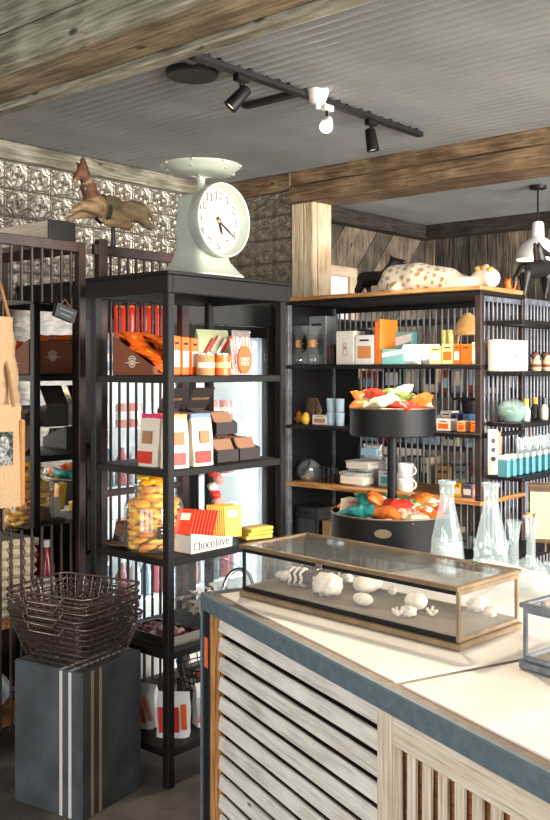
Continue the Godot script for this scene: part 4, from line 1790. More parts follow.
	tube(s, [Vector3(-.02, 0, 0), Vector3(.02, 0, 0)], .008, 8)
	box(s, Vector3(-.026, 0, 0), Vector3(.012, .02, .004))
	box(s, Vector3(.026, 0, 0), Vector3(.012, .02, .004))
	var tf := [mk(s, mat(c8(236, 226, 210), .5)), mk_copy(s, mat(c8(228, 196, 176), .5))]
	for k in 60:
		var ax := rng.randf_range(-.17, .05)
		var an := rng.randf_range(PI * 1.05, PI * 1.95)
		var rad := rng.randf_range(.03, .112)
		var p := jp + Vector3(ax, sin(an) * rad + .0, cos(an) * rad)
		var o := put("taffy", tf[k % 2], null, Transform3D(Basis.from_euler(Vector3(rng.randf() * 6, rng.randf() * 6, rng.randf() * 6)), p))
		tag(o, "white wrapped taffy in the tipped glass jar", "taffy", "taffy in the tipped jar")
	# bottom shelf: paper bags and a black basket
	var y6: float = SH[5] + .001
	for k in 3:
		var q: Array = [["white and orange striped paper bag near the plinth", Vector3(-2.93, y6, -2.55), 15.0], ["white and red striped paper bag directly behind the tower's corner post", Vector3(-2.76, y6, -2.56), 40.0], ["orange striped paper bag deeper on the bottom shelf", Vector3(-2.74, y6, -2.74), 70.0]][k]
		var b := thing("striped_paper_bag", q[0], "paper bag", q[1], q[2], "paper bags on the bottom shelf")
		put("bag", pouch_mesh(.13, .17, .09, M.white), b)
		for i in 4:
			s = S()
			T = Transform3D(Basis(Vector3(0, 0, 1), .35 - k * .3), Vector3(-.045 + i * .03, .07 + .012 * (i % 2), .040))
			box(s, Vector3.ZERO, Vector3(.022, .10, .006), .002)
			T = Transform3D.IDENTITY
			obj("printed_stripe", s, [M.orange, M.red, M.orange][k] if i % 2 == 0 else [M.pink, M.orange, M.red][k], b)
	var bk := thing("black_basket", "black wire basket of orange packets on the bottom shelf", "basket", Vector3(-2.86, y6, -2.90), 0)
	s = S()
	for k in 7:
		var ring := []
		var f := k / 6.0
		for i in 24:
			ring.append(Vector3(cos(TAU * i / 24) * (.12 + .05 * f), .005 + f * .19, sin(TAU * i / 24) * (.12 + .05 * f)))
		tube(s, ring, .003, 5, true)
	obj("hoops", s, M.black, bk)
	s = S()
	for i in 24:
		var a := TAU * i / 24
		tube(s, [Vector3(cos(a) * .12, .005, sin(a) * .12), Vector3(cos(a) * .17, .195, sin(a) * .17)], .0025, 5)
	obj("ribs", s, M.black, bk)
	s = S()
	pillow(s, .07, .12, .03, .003, 31)
	var op := mk(s, mat(c8(236, 140, 40), .4))
	for k in 9:
		var a := k * 2.4
		var o := put("orange_snack", op, null, Transform3D(Basis.from_euler(Vector3(1.2 + rng.randf() * .5, a, rng.randf())), bk.position + Vector3(cos(a) * .05, .04 + k * .02, sin(a) * .05)))
		tag(o, "orange snack packet heaped in the black basket", "packet", "packets in the black basket")

func mk_copy(s: SurfaceTool, m: Material) -> ArrayMesh:
	var me := s.commit()
	me.surface_set_material(0, m)
	return me

func cooler_goods() -> void:
	var can := S()
	lathe(can, [Vector2(0, 0), Vector2(.026, 0), Vector2(.032, .008), Vector2(.032, .105), Vector2(.027, .118), Vector2(.025, .12), Vector2(0, .117)], 16)
	var cm := []
	for c in [c8(222, 140, 120), c8(226, 226, 226), c8(200, 66, 70), c8(120, 170, 176)]:
		var m := mat(c, .35, .2)
		cm.append(mk(can, m) if cm.is_empty() else mk_copy(can, m))
	var bot := S()
	lathe(bot, [Vector2(0, 0), Vector2(.03, 0), Vector2(.033, .006), Vector2(.033, .12), Vector2(.014, .165), Vector2(.013, .2), Vector2(0, .2)], 16)
	var bm := []
	for c in [c8(66, 84, 92), c8(170, 74, 74), c8(196, 206, 206)]:
		var m := mat(c, .2)
		bm.append(mk(bot, m) if bm.is_empty() else mk_copy(bot, m))
	var cap := S()
	lathe(cap, [Vector2(.015, .19), Vector2(.015, .206), Vector2(0, .206)], 12)
	var capm := mk(cap, M.white)
	var ring := S()
	lathe(ring, [Vector2(.0325, .04), Vector2(.0325, .08)], 16)
	var band := mk(ring, M.white)
	var names := ["pale pink and white cans", "white cans", "red and teal cans"]
	for lev in 5:
		var y := .43 + lev * .29
		for k in 15:
			var z := -2.74 - k * .082
			var p := Vector3(-3.69, y + .001, z)
			var isb := lev in [0, 2]
			if isb:
				var o := thing("drink_bottle", ["dark glass drink bottle", "red drink bottle", "pale drink bottle"][k % 3] + (" on the lowest cooler shelf" if lev == 0 else " on the middle cooler shelf"), "bottle", p, 0, "bottles in the cooler")
				put("bottle_body", bm[k % 3], o)
				put("cap", capm, o)
			else:
				var ci: int = [[0, 1], [0, 1], [1, 1], [0, 1], [2, 3]][lev][(k / 2) % 2]
				var o := thing("drink_can", ["salmon pink can", "plain white can", "bright red can", "teal can"][ci] + [" ", " on the second cooler shelf", "", " on the fourth cooler shelf", " on the top cooler shelf"][lev], "can", p, 0, "cans in the cooler")
				put("can_body", cm[ci], o)
				put("label_band", band, o)

func left_goods() -> void:
	var xf := -3.318
	# mirror hung on the rack
	var z0 := zx(3, xf)
	var z1 := zx(71, xf)
	var c := Vector3(xf, 0, (z0 + z1) / 2)
	var yt := h_at(302, c)
	var yb := h_at(527, c)
	var w := z0 - z1
	var hh := yt - yb
	var mr := thing("mirror", "frameless wall mirror with rounded corners hung on the barred rack", "mirror", Vector3(xf, (yt + yb) / 2, c.z), 90)
	var pts := []
	var rad := .02
	for q in [[1, 1], [-1, 1], [-1, -1], [1, -1]]:
		var a0 := atan2(q[1], q[0]) - PI / 4
		for j in 5:
			var an := a0 + j * PI / 8
			pts.append(Vector2(q[0] * (w / 2 - rad) + cos(an) * rad, q[1] * (hh / 2 - rad) + sin(an) * rad))
	var s := S()
	prism(s, pts, .004, Vector3(0, 0, .006))
	obj("mirror_glass", s, M.mirror, mr)
	s = S()
	prism(s, pts, .007, Vector3(0, 0, 0))
	obj("backing", s, M.kraft, mr)
	for e in [-1, 1]:
		s = S()
		tube(s, [Vector3(e * .1, hh / 2 - .02, -.004), Vector3(e * .1, hh / 2 + .03, -.012)], .003, 6)
		obj("hanger", s, M.satin, mr)
	# canvas totes hung in front
	var canvas := noise_mat(c8(146, 118, 86), c8(168, 142, 108), .08, 71, 6.0, .9)
	var canvas2 := noise_mat(c8(146, 98, 52), c8(164, 118, 70), .08, 72, 6.0, .9)
	var p := on_x(-3, 372, -3.275)
	var t := thing("cloth_bag", "crumpled pale cloth bag hanging from the rack", "bag", p, 90)
	var nz := FastNoiseLite.new()
	nz.seed = 3
	nz.frequency = 9.0
	s = S()
	sheet(s, 14, 16, func(u: float, v: float) -> Vector3:
		var y := .22 - v * .42
		var ww := .07 + .035 * v
		var a := u * TAU
		return Vector3(-cos(a) * ww * (1 + .3 * nz.get_noise_2d(u * 3, v)), y, sin(a) * (.018 + .03 * v) * (1 + .9 * nz.get_noise_3d(cos(a), v, sin(a)))))
	obj("cloth", s, canvas, t)
	s = S()
	tube(s, [Vector3(-.05, .2, 0), Vector3(-.03, .34, -.02), Vector3(0, .42, -.055), Vector3(.03, .34, -.02), Vector3(.06, .2, 0)], .008, 6)
	obj("strap", s, mat(c8(120, 84, 52), .7), t)
	p = on_x(1, 456, -3.21)
	t = thing("printed_tote", "tan tote bag with a dark printed portrait patch hanging from the rack", "tote bag", p, 78)
	put("bag", pouch_mesh(.16, .40, .05, canvas), t, Transform3D(Basis.IDENTITY, Vector3(0, -.2, 0)))
	s = S()
	box2(s, Vector3(.07, -.2, -.025), Vector3(.092, .14, .02), .006)
	obj("side_gusset", s, canvas2, t)
	var im := noise_im(64, 96, .06, 81)
	for yy in 96:
		for xx in 64:
			var dx := (xx - 32) / 20.0
			var dy := (yy - 36) / 24.0
			var v := im.get_pixel(xx, yy).r
			var inside := dx * dx + dy * dy < 1.0 or (yy > 56 and absf(xx - 32) < 8 + (yy - 56) * .6)
			var g := (.62 if inside else .3) + (v - .5) * .7
			im.set_pixel(xx, yy, Color(g * .7, g * .62, g * .55))
	var pm := mat(Color.WHITE, .9)
	pm.albedo_texture = tex(im)
	s = S()
	box(s, Vector3(0, .03, .0265), Vector3(.075, .13, .003), 0.0, true)
	obj("printed_patch", s, pm, t)
	for e in [-1, 1]:
		s = S()
		tube(s, [Vector3(e * .05, .19, 0), Vector3(e * .04, .33, -.03), Vector3(e * .03, .42, -.08)], .007, 6)
		obj("strap", s, mat(c8(120, 84, 52), .7), t)
	# chalk sign
	p = on_x(66, 313, -3.300)
	var sg := thing("chalk_sign", "small tilted dark chalk sign tied to the rack bars", "sign", p, 90)
	s = S()
	T = Transform3D(Basis(Vector3(0, 0, 1), -.3), Vector3.ZERO)
	box(s, Vector3.ZERO, Vector3(.105, .058, .006), .002)
	obj("board", s, M.slate, sg)
	for k in 2:
		s = S()
		box(s, Vector3(0, .01 - k * .02, .0034), Vector3(.075 - k * .02, .006, .0008))
		obj("chalk_line", s, mat(c8(120, 120, 118), .8), sg)
	T = Transform3D.IDENTITY
	s = S()
	tube(s, [Vector3(-.03, .03, 0), Vector3(0, .06, -.01), Vector3(.03, .02, 0)], .0015, 5)
	obj("string", s, M.kraft, sg)
	# striped blankets on the lower shelf
	var stripe := Image.create(128, 64, false, Image.FORMAT_RGB8)
	for yy in 64:
		for xx in 128:
			var b := (xx % 32) < 3 or ((xx + 7) % 32) < 2
			stripe.set_pixel(xx, yy, c8(44, 40, 38) if b else c8(206, 192, 164))
	var bm := mat(Color.WHITE, .95)
	bm.albedo_texture = tex(stripe)
	bm.uv1_triplanar = true
	bm.uv1_scale = Vector3(4, 4, 4)
	for k in 4:
		var q := thing("folded_blanket", ["cream blanket with dark stripes at the bottom of the stack on the barred rack", "cream blanket with dark stripes second from the bottom of its stack", "cream blanket with dark stripes third from the bottom of its stack", "cream blanket with dark stripes on top of its stack"][k], "blanket", Vector3(-3.58, .552 + k * .082, -2.12), 90, "striped blankets on the rack")
		for j in 2:
			s = S()
			box(s, Vector3(0, .02 + j * .04, 0), Vector3(.52, .038, .34), .016)
			obj("fold", s, bm, q)
	var rb: Node3D = null
	for k in 3:
		var q: Node3D
		if rb == null:
			rb = thing("red_bottle", "red labelled bottle between the striped blankets and the cooler", "bottle", Vector3.ZERO, 0, "red bottles on the rack")
			s = S()
			lathe(s, [Vector2(0, 0), Vector2(.032, 0), Vector2(.034, .005), Vector2(.034, .19), Vector2(.014, .24), Vector2(.014, .29), Vector2(0, .29)], 18)
			obj("glass", s, mat(c8(150, 22, 34), .2), rb)
			s = S()
			lathe(s, [Vector2(.0348, .05), Vector2(.0348, .14)], 18)
			obj("label_wrap", s, M.paper, rb)
			s = S()
			lathe(s, [Vector2(.016, .27), Vector2(.016, .3), Vector2(0, .3)], 12)
			obj("cap", s, M.white, rb)
			q = rb
		else:
			q = dup(rb, "red_bottle", "red labelled bottle between the striped blankets and the cooler")
		q.position = Vector3(-3.50, .551, -2.43 - k * .0)
		q.position = Vector3(-3.44 - k * .085, .551, -2.44)
	# cushion on the bottom shelf
	s = S()
	pillow(s, .40, .36, .22, .012, 51, 14)
	var cu := put("cushion", mk(s, noise_mat(c8(150, 164, 172), c8(206, 212, 214), .03, 91, 3.0, .95)), null, Transform3D(Basis.from_euler(Vector3(-PI / 2, PI / 2, 0)), Vector3(-3.60, .25, -2.08)))
	tag(cu, "pale blue-grey cushion on the bottom of the barred rack", "cushion")
	# box-like plank end on the rack top
	var pe := on_x(75, 237, -3.42)
	var pl := thing("plank_box", "long pale wooden box with a black end lying on the barred rack", "box", Vector3(-3.42, 2.151, pe.z + .07))
	s = S()
	box2(s, Vector3(-.44, 0, -.07), Vector3(-.008, .092, .07), .003)
	obj("box_body", s, M.pale, pl)
	s = S()
	box2(s, Vector3(-.0075, 0, -.072), Vector3(.004, .096, .072), .002)
	obj("end_plate", s, M.black, pl)

func wooden_horse() -> void:
	var x := -3.35
	var c := on_x(113, 215, x)
	var k := depth(c) / F
	var o := thing("carved_horse", "old carved wooden leaping horse on a rod above the barred racks", "horse figure", c)
	var q := func(px: float, py: float, off: float) -> Vector3:
		return on_x(px, py, x) + Vector3(off, 0, 0) - c
	var caps := [
		[q.call(95.0, 205.0, 0.0), q.call(113.0, 211.0, 0.0), .050, .046],
		[q.call(113.0, 211.0, 0.0), q.call(136.0, 212.0, 0.0), .046, .050],
		[q.call(93.0, 202.0, 0.0), q.call(88.5, 188.0, 0.0), .044, .032],
		[q.call(88.5, 188.0, 0.0), q.call(83.5, 172.0, 0.0), .032, .022],
		[q.call(82.5, 168.5, 0.0), q.call(77.5, 176.0, 0.0), .022, .015],
		[q.call(77.5, 176.0, 0.0), q.call(75.0, 181.0, 0.0), .014, .012],
		[q.call(81.0, 165.0, .010), q.call(80.0, 158.5, .014), .007, .002],
		[q.call(80.0, 165.0, -.010), q.call(77.0, 159.5, -.014), .007, .002],
		# front legs stretched forward
		[q.call(92.0, 208.0, .030), q.call(78.0, 206.5, .036), .030, .019],
		[q.call(78.0, 206.5, .036), q.call(66.0, 212.5, .036), .017, .010],
		[q.call(94.0, 211.0, -.026), q.call(84.0, 214.0, -.034), .030, .018],
		[q.call(84.0, 214.0, -.034), q.call(74.0, 218.0, -.034), .016, .010],
		# stirrup board under the belly
		[q.call(103.0, 222.0, .022), q.call(124.0, 226.0, .026), .018, .022],
		# hind legs
		[q.call(136.0, 213.0, .026), q.call(141.0, 224.0, .034), .040, .022],
		[q.call(141.0, 224.0, .034), q.call(148.0, 229.0, .034), .019, .010],
		[q.call(138.0, 211.0, -.026), q.call(147.0, 219.0, -.034), .038, .020],
		[q.call(147.0, 219.0, -.034), q.call(155.0, 228.0, -.034), .017, .010],
		[q.call(142.0, 206.0, 0.0), q.call(150.0, 213.0, 0.0), .014, .010],
		[q.call(150.0, 213.0, 0.0), q.call(154.0, 224.0, 0.0), .010, .005],
	]
	var s := S()
	var nz := FastNoiseLite.new()
	nz.seed = 5
	nz.frequency = 16.0
	var head: Vector3 = q.call(80.0, 172.0, 0.0)
	var neck: Vector3 = q.call(90.0, 192.0, 0.0)
	nets(s, caps, .0070, .013, func(p: Vector3) -> Color:
		var v := clampf(.5 + nz.get_noise_3dv(p * Vector3(1, 2.2, 1)) * .8, 0, 1)
		var a := c8(150, 126, 92).srgb_to_linear().lerp(c8(110, 86, 58).srgb_to_linear(), v)
		if p.distance_to(head) < .05 or p.distance_to(neck) < .05:
			a = c8(104, 62, 38).srgb_to_linear().lerp(c8(60, 38, 26).srgb_to_linear(), v)
		if nz.get_noise_3dv(p * 2.5 + Vector3(3, 1, 2)) > .55:
			a = c8(176, 156, 124).srgb_to_linear()
		return a)
	var m := mat(Color.WHITE, .7)
	m.vertex_color_use_as_albedo = true
	obj("carved_body", s, m, o)
	s = S()
	sheet(s, 12, 8, func(u: float, v: float) -> Vector3:
		var b: Vector3 = q.call(100.0 + v * 15.0, 205.0 + v * 2.0, 0.0)
		var an := PI * (u * 1.3 - .15)
		return b + Vector3(cos(an) * .054, sin(an) * .052 - .004, 0), true)
	obj("saddle_cloth", s, mat(c8(134, 120, 88), .85), o)
	s = S()
	for e in [102.0, 104.0]:
		var ring := []
		for j in 20:
			var an := TAU * j / 20
			ring.append(q.call(e, 211.0, 0.0) + Vector3(cos(an) * .054, sin(an) * .054, 0))
		tube(s, ring, .005, 6, true)
	obj("girth_strap", s, mat(c8(48, 32, 24), .7), o)
	s = S()
	for j in 9:
		var t := j / 8.0
		var b: Vector3 = q.call(lerpf(83.0, 93.5, t), lerpf(161.0, 192.0, t), 0.0)
		blob(s, b + Vector3(.0, .0, 0), Vector3(.012, .016, .013), 8, 6, .3, 2.0, j)
	obj("mane", s, mat(c8(74, 46, 30), .8), o)
	for e in [-1, 1]:
		s = S()
		blob(s, q.call(81.0, 170.0, e * .019), Vector3(.005, .006, .006), 8, 6)
		obj("eye", s, M.black, o)
	s = S()
	tube(s, [q.call(113.0, 220.0, 0.0), Vector3(0, 2.152 - c.y, 0)], .009, 10)
	obj("stand_rod", s, M.black, o)

func carafe(label: String, at: Vector3) -> void:
	var o := thing("glass_carafe", label, "carafe", at)
	var s := S()
	lathe(s, [Vector2(0, .002), Vector2(.05, .002), Vector2(.056, .012), Vector2(.05, .05), Vector2(.02, .105), Vector2(.02, .12), Vector2(.055, .2), Vector2(.057, .204)], 24)
	obj("glass_body", s, glass_mat(c8(226, 238, 238), .07), o)
	s = S()
	lathe(s, [Vector2(.026, .092), Vector2(.026, .13)], 18)
	obj("wood_collar", s, M.oak, o)
	s = S()
	blob(s, Vector3(.03, .11, 0), Vector3.ONE * .008, 8, 6)
	obj("bead", s, M.oak, o)

func long_rack_goods() -> void:
	var zf := PZ - .03
	var ya: float = PS[1] + .001
	var yb: float = PS[2] + .001
	var yc: float = PS[3] + .001
	carafe("hourglass glass carafe with a wooden collar beside the rack's end panel", Vector3(xz(297.5, zf - .06), ya, zf - .06))
	carafe("hourglass glass carafe with a wooden collar in front of the silver carton", Vector3(xz(312, zf - .05), ya, zf - .05))
	var silver := mat(c8(168, 172, 176), .3, .5)
	boxz("silver_carton", "tall silver carton with a dark picture behind the carafes", "carton", 307, 326, 316, zf - .15, ya, .09, silver, "", mat(c8(110, 114, 118), .4))
	boxz("dark_book", "dark maroon book standing between the carafes and the carafe carton", "book", 326.5, 330, 345, zf - .03, ya, .14, mat(c8(70, 34, 34), .6))
	boxz("dark_book", "dark brown book leaning by the cream carafe carton", "book", 330.5, 333.5, 344, zf - .03, ya, .14, mat(c8(54, 40, 36), .6))
	var b := boxz("carafe_carton", "cream carton printed with an hourglass carafe", "carton", 336, 354, 331, zf - .02, ya, .1, M.paper)
	var s := S()
	T = Transform3D(Basis(Vector3.RIGHT, PI / 2), Vector3(0, .06, .05))
	for q in [[.016, 0.0], [.011, .04]]:
		lathe(s, [Vector2(q[0] - .002, 0), Vector2(q[0] - .002, .0012), Vector2(q[0], .0012), Vector2(q[0], 0)], 18, Vector3(0, 0, q[1] * -1.0))
	T = Transform3D.IDENTITY
	obj("printed_carafe", s, mat(c8(120, 116, 110), .7), b)
	s = S()
	box(s, Vector3(0, .085, .051), Vector3(.024, .012, .0016))
	obj("printed_collar", s, M.oak, b)
	boxz("white_box", "white box with an orange picture between the carafe carton and orange books", "box", 355, 373.5, 335, zf - .02, ya, .09, M.white, "", mat(c8(214, 140, 80), .6))
	boxz("orange_book", "thin orange book between the white box and the golden book", "book", 374.3, 377.3, 321, zf - .02, ya, .15, M.orange)
	boxz("orange_book", "thin golden orange book touching the teal boxes", "book", 377.8, 380.8, 319, zf - .02, ya, .15, mat(c8(226, 138, 44), .5))
	var teal := mat(c8(122, 178, 176), .5)
	var low := boxz("teal_box", "teal and white box at the bottom of the pair", "box", 381.5, 404, 349, zf - .01, ya, .13, teal)
	var up := boxz("teal_box", "teal and white box propped upright behind the other", "box", 384, 412, 332, zf - .15, ya, .05, teal)
	for u in [low, up]:
		s = S()
		var bb: MeshInstance3D = u.get_child(0)
		var sz := bb.mesh.get_aabb().size
		prism(s, [Vector2(-sz.x * .48, sz.y * .45), Vector2(-sz.x * .48, sz.y * .75), Vector2(sz.x * .48, sz.y * .95), Vector2(sz.x * .48, sz.y * .72)], .0016, Vector3(0, 0, sz.z / 2))
		obj("white_swoosh", s, M.white, u)
	# dark dome hat behind the boxes
	var hb := hat("dark_hat", "black domed hat standing behind the white box on the long rack", Vector3(xz(364, zf - .24), ya + .06, zf - .24), M.black, M.slate, .1)
	hb.position.y = ya + .0
	hb.scale = Vector3(1, 1.9, 1)
	# crumpled white bags
	for k in 2:
		s = S()
		pillow(s, .12, .1, .05, .014, 60 + k, 12)
		var wb := put("white_paper_bag", mk(s, M.white), null, Transform3D(Basis(Vector3.RIGHT, -.3), Vector3(xz(412 + k * 12, zf - .05), ya + .049, zf - .05 - k * .03)))
		tag(wb, "crumpled white paper bag between the teal boxes and orange cartons", "paper bag", "white paper bags on the long rack")
	for k in 5:
		var q: Array = [[429, 441, 346, "cream"], [441.5, 453, 344, "cream"], [453.5, 460, 344, "orange"], [460.5, 471, 344, "orange"], [471.5, 483, 342, "cream"]][k]
		boxz("tea_carton", ["cream and orange tea carton with a blue dot beside the white paper bags", "cream and orange tea carton under the yellow tumblers", "narrow orange tea carton in the middle of the row", "plain orange tea carton beside the straw basket", "cream and orange tea carton at the rack corner"][k], "carton", q[0], q[1], q[2], zf - .015, ya, .08, M.orange if q[3] == "orange" else mat(c8(240, 196, 140), .5), "tea cartons on the long rack", M.paper if k % 2 == 0 else M.orange)
	for k in 2:
		var g := thing("yellow_tumbler", "tall pale yellow tumbler behind the orange cartons", "tumbler", Vector3(xz(444.5 + k * 6, zf - .15), ya, zf - .15), 0, "yellow tumblers")
		s = S()
		lathe(s, [Vector2(0, 0), Vector2(.013, 0), Vector2(.016, .165), Vector2(.014, .165), Vector2(.012, .01), Vector2(0, .01)], 16)
		obj("cup", s, mat(c8(216, 214, 120), .25), g)
	# straw basket upside down
	var sb := thing("straw_basket", "upturned golden straw basket with a handle at the rack corner", "basket", Vector3(xz(468, zf - .19), ya, zf - .19))
	var straw := noise_mat(c8(196, 150, 84), c8(226, 188, 122), .1, 95, 8.0, .85)
	s = S()
	for k in 12:
		var ring := []
		var f := k / 11.0
		var r := .056 + .0 * f - .045 * f * f * f
		for i in 20:
			ring.append(Vector3(cos(TAU * i / 20) * r, .145 + f * .095, sin(TAU * i / 20) * r))
		tube(s, ring, .0058, 6, true)
	obj("woven_body", s, straw, sb)
	for e in [-1, 1]:
		s = S()
		tube(s, [Vector3(e * .05, .15, 0), Vector3(e * .06, .08, 0), Vector3(e * .045, .0, 0)], .008, 6)
		obj("handle", s, straw, sb)
	# second shelf
	for k in 3:
		var w := thing("wax_pear", ["yellow wax pear at the end of the second shelf", "orange wax pear with a stem between two yellow ones", "yellow wax pear next to the small white box"][k], "ornament", Vector3(xz(291.5 + k * 7.2, zf - .03 - .03 * (k % 2)), yb, zf - .03 - .03 * (k % 2)))
		s = S()
		lathe(s, [Vector2(0, 0), Vector2(.016, .001), Vector2(.025, .018), Vector2(.025, .032), Vector2(.018, .05), Vector2(.008, .06), Vector2(0, .062)], 18)
		obj("fruit", s, mat([c8(226, 172, 60), c8(204, 122, 40), c8(232, 180, 66)][k], .4), w)
		s = S()
		tube(s, [Vector3(0, .058, 0), Vector3(.003, .074, 0)], .002, 6)
		obj("stem", s, M.brown, w)
	var hx := thing("hexagon_board", "brown wooden hexagon board leaning behind the wax pears", "board", Vector3(xz(310, zf - .13), yb + .069, zf - .13))
	s = S()
	var hp := []
	for k in 6:
		hp.append(Vector2(cos(TAU * k / 6) * .078, sin(TAU * k / 6) * .075))
	T = Transform3D(Basis(Vector3.RIGHT, -.15), Vector3.ZERO)
	prism(s, hp, .014)
	obj("board", s, M.beam2, hx)
	s = S()
	box(s, Vector3(0, 0, .008), Vector3(.003, .12, .002))
	obj("seam", s, M.brown, hx)
	T = Transform3D.IDENTITY
	boxz("small_white_box", "small flat white box beside the wax pears", "box", 312, 327, 415, zf - .02, yb, .07, M.paper, "", M.kraft)
	for k in 4:
		var tp := thing("glass_tumbler", "pale blue glass tumbler between the white box and the tiered stand", "tumbler", Vector3(xz(331 + (k % 2) * 9.0, zf - .04), yb + (k / 2) * .07, zf - .04), 0, "blue tumblers on the long rack")
		s = S()
		lathe(s, [Vector2(0, 0), Vector2(.021, 0), Vector2(.024, .066), Vector2(.022, .066), Vector2(.019, .006), Vector2(0, .006)], 18)
		obj("cup", s, glass_mat(c8(190, 214, 226), .45), tp)
	for k in 7:
		var q: Array = [[436, 450, 419, c8(226, 220, 210)], [450, 457, 413, c8(70, 74, 120)], [457, 465, 421, c8(236, 180, 120)], [463, 470, 414, c8(96, 140, 176)], [470, 476, 421, c8(232, 130, 60)], [476, 483, 419, c8(220, 214, 206)], [440, 452, 411, c8(236, 232, 224)]][k]
		boxz("small_carton", ["small off-white carton in front of the tiered stand's shelf", "small navy blue carton on the second shelf", "small peach carton on the second shelf", "small sky blue carton on the second shelf", "small orange carton on the second shelf", "small grey-white carton nearest the rack corner", "small white carton behind the off-white one"][k], "carton", q[0], q[1], q[2], zf - (.02 if k in [0, 2, 4, 5] else .11), yb, .07, mat(q[3], .5), "small cartons on the second shelf", M.paper if k % 2 else M.orange)
	# black coffee stand
	var cf := thing("coffee_stand", "black metal pour-over stand on the second shelf near the corner", "coffee stand", Vector3(xz(470, zf - .22), yb, zf - .22))
	for e in [-1, 1]:
		s = S()
		tube(s, [Vector3(e * .07, 0, 0), Vector3(e * .06, .14, 0), Vector3(e * .07, .15, 0)], .006, 6)
		obj("leg", s, M.black, cf)
	s = S()
	box(s, Vector3(0, .145, 0), Vector3(.15, .012, .09), .003)
	obj("top", s, M.black, cf)
	s = S()
	lathe(s, [Vector2(0, .06), Vector2(.03, .06), Vector2(.045, .14), Vector2(0, .14)], 18)
	obj("dripper", s, M.black, cf)
	# third shelf
	var dm := thing("glass_cloche", "tilted round glass jar with a black rim on the third shelf", "jar", Vector3(xz(310, zf - .06), yc + .05, zf - .06))
	s = S()
	T = Transform3D(Basis(Vector3(1, 0, .4).normalized(), 1.0), Vector3.ZERO)
	lathe(s, [Vector2(0, -.05), Vector2(.04, -.048), Vector2(.058, -.02), Vector2(.06, .02), Vector2(.05, .045)], 24)
	obj("glass_body", s, glass_mat(c8(200, 214, 216), .2), dm)
	var rg := []
	for k in 24:
		rg.append(Vector3(cos(TAU * k / 24) * .05, .046, sin(TAU * k / 24) * .05))
	s = S()
	tube(s, rg, .007, 6, true)
	T = Transform3D.IDENTITY
	obj("rim", s, M.slate, dm)
	s = S()
	box(s, Vector3(.03, -.02, .058), Vector3(.022, .03, .002))
	obj("paper_tag", s, M.kraft, dm)
	for k in 2:
		var wc := thing("wire_caddy", ["small black wire caddy between the tilted jar and another caddy", "small black wire caddy touching the clear cartons"][k], "caddy", Vector3(xz(324 + k * 9, zf - .04), yc, zf - .04))
		s = S()
		for e in 6:
			var a := TAU * e / 6
			tube(s, [Vector3(cos(a) * .022, 0, sin(a) * .022), Vector3(cos(a) * .024, .08, sin(a) * .024)], .003, 5)
		obj("uprights", s, M.black, wc)
		s = S()
		for y in [.004, .04, .08]:
			var r := []
			for e in 14:
				r.append(Vector3(cos(TAU * e / 14) * .024, y, sin(TAU * e / 14) * .024))
			tube(s, r, .003, 5, true)
		obj("hoops", s, M.black, wc)
	var clear := glass_mat(c8(226, 232, 230), .3)
	for k in 3:
		var q: Array = [[339, 368, .0, .07], [346, 374, .074, .05], [358, 378, .128, .075]][k]
		var x0 := xz(q[0], zf - .02 - k * .04)
		var x1 := xz(q[1], zf - .02 - k * .04)
		var cc := thing("produce_box", ["clear plastic box with a printed sleeve at the bottom of its stack", "clear plastic box with a pale sleeve in the middle of its stack", "rumpled clear bag with a blue label on top of the plastic boxes"][k], "box", Vector3((x0 + x1) / 2, yc + q[2], zf - .08 - k * .03))
		s = S()
		var w := x1 - x0
		if k < 2:
			lathe(s, [Vector2(0, 0), Vector2(w * .5, 0), Vector2(w * .62, q[3]), Vector2(w * .6, q[3]), Vector2(w * .48, .004), Vector2(0, .004)], 4, Vector3.ZERO, TAU, PI / 4)
		else:
			pillow(s, w, .08, .06, .012, 77, 12)
			var mv := s
			cc.position.y += .04
		obj("shell", s, clear, cc)
		s = S()
		box(s, Vector3(0, (.03 if k < 2 else 0.0), .03), Vector3(w * .8, .036, w * .5 if k < 2 else .01), .002)
		obj("printed_sleeve", s, mat([c8(214, 206, 186), c8(222, 214, 196), c8(150, 190, 214)][k], .5), cc)
	for k in 2:
		var mg := thing("white_mug", ["white mug under another mug on the third shelf", "white mug stacked on top of another mug"][k], "mug", Vector3(xz(406, zf - .03), yc + k * .068, zf - .03))
		s = S()
		lathe(s, [Vector2(0, 0), Vector2(.03, 0), Vector2(.036, .008), Vector2(.038, .066), Vector2(.035, .066), Vector2(.033, .01), Vector2(0, .01)], 24)
		obj("cup", s, M.white, mg)
		s = S()
		var hr := []
		for i in 10:
			var a := -PI / 2 + PI * i / 9
			hr.append(Vector3(.036 + cos(a) * .02, .035 + sin(a) * .02, 0))
		tube(s, hr, .005, 6)
		obj("handle", s, M.white, mg)
	boxz("grey_box", "pale grey box behind the stand's pole on the third shelf", "box", 378, 400, 471, zf - .1, yc, .1, mat(c8(186, 194, 196), .5), "", M.teal)
	# packs on the right part of the third shelf
	for k in 3:
		boxz("snack_pack", ["yellow snack pack on the third shelf near the corner", "navy snack pack on the third shelf near the corner", "peach snack pack on the third shelf near the corner"][k], "pack", 452 + k * 10, 461 + k * 11, 483 + k, zf - .02, yc, .06, [M.yellow, mat(c8(84, 92, 120), .5), M.pink][k], "", M.paper)
	# dark cartons low down
	boxz("dark_carton", "dark carton with faint print on a low shelf of the long rack", "carton", 294.5, 318, 507, zf - .02, PS[4] + .001, .16, mat(c8(38, 36, 38), .6), "", mat(c8(70, 70, 72), .6))
	boxz("kraft_box", "small kraft box low beside the tiered stand", "box", 322, 331, 521, zf - .02, PS[4] + .001, .08, M.kraft)

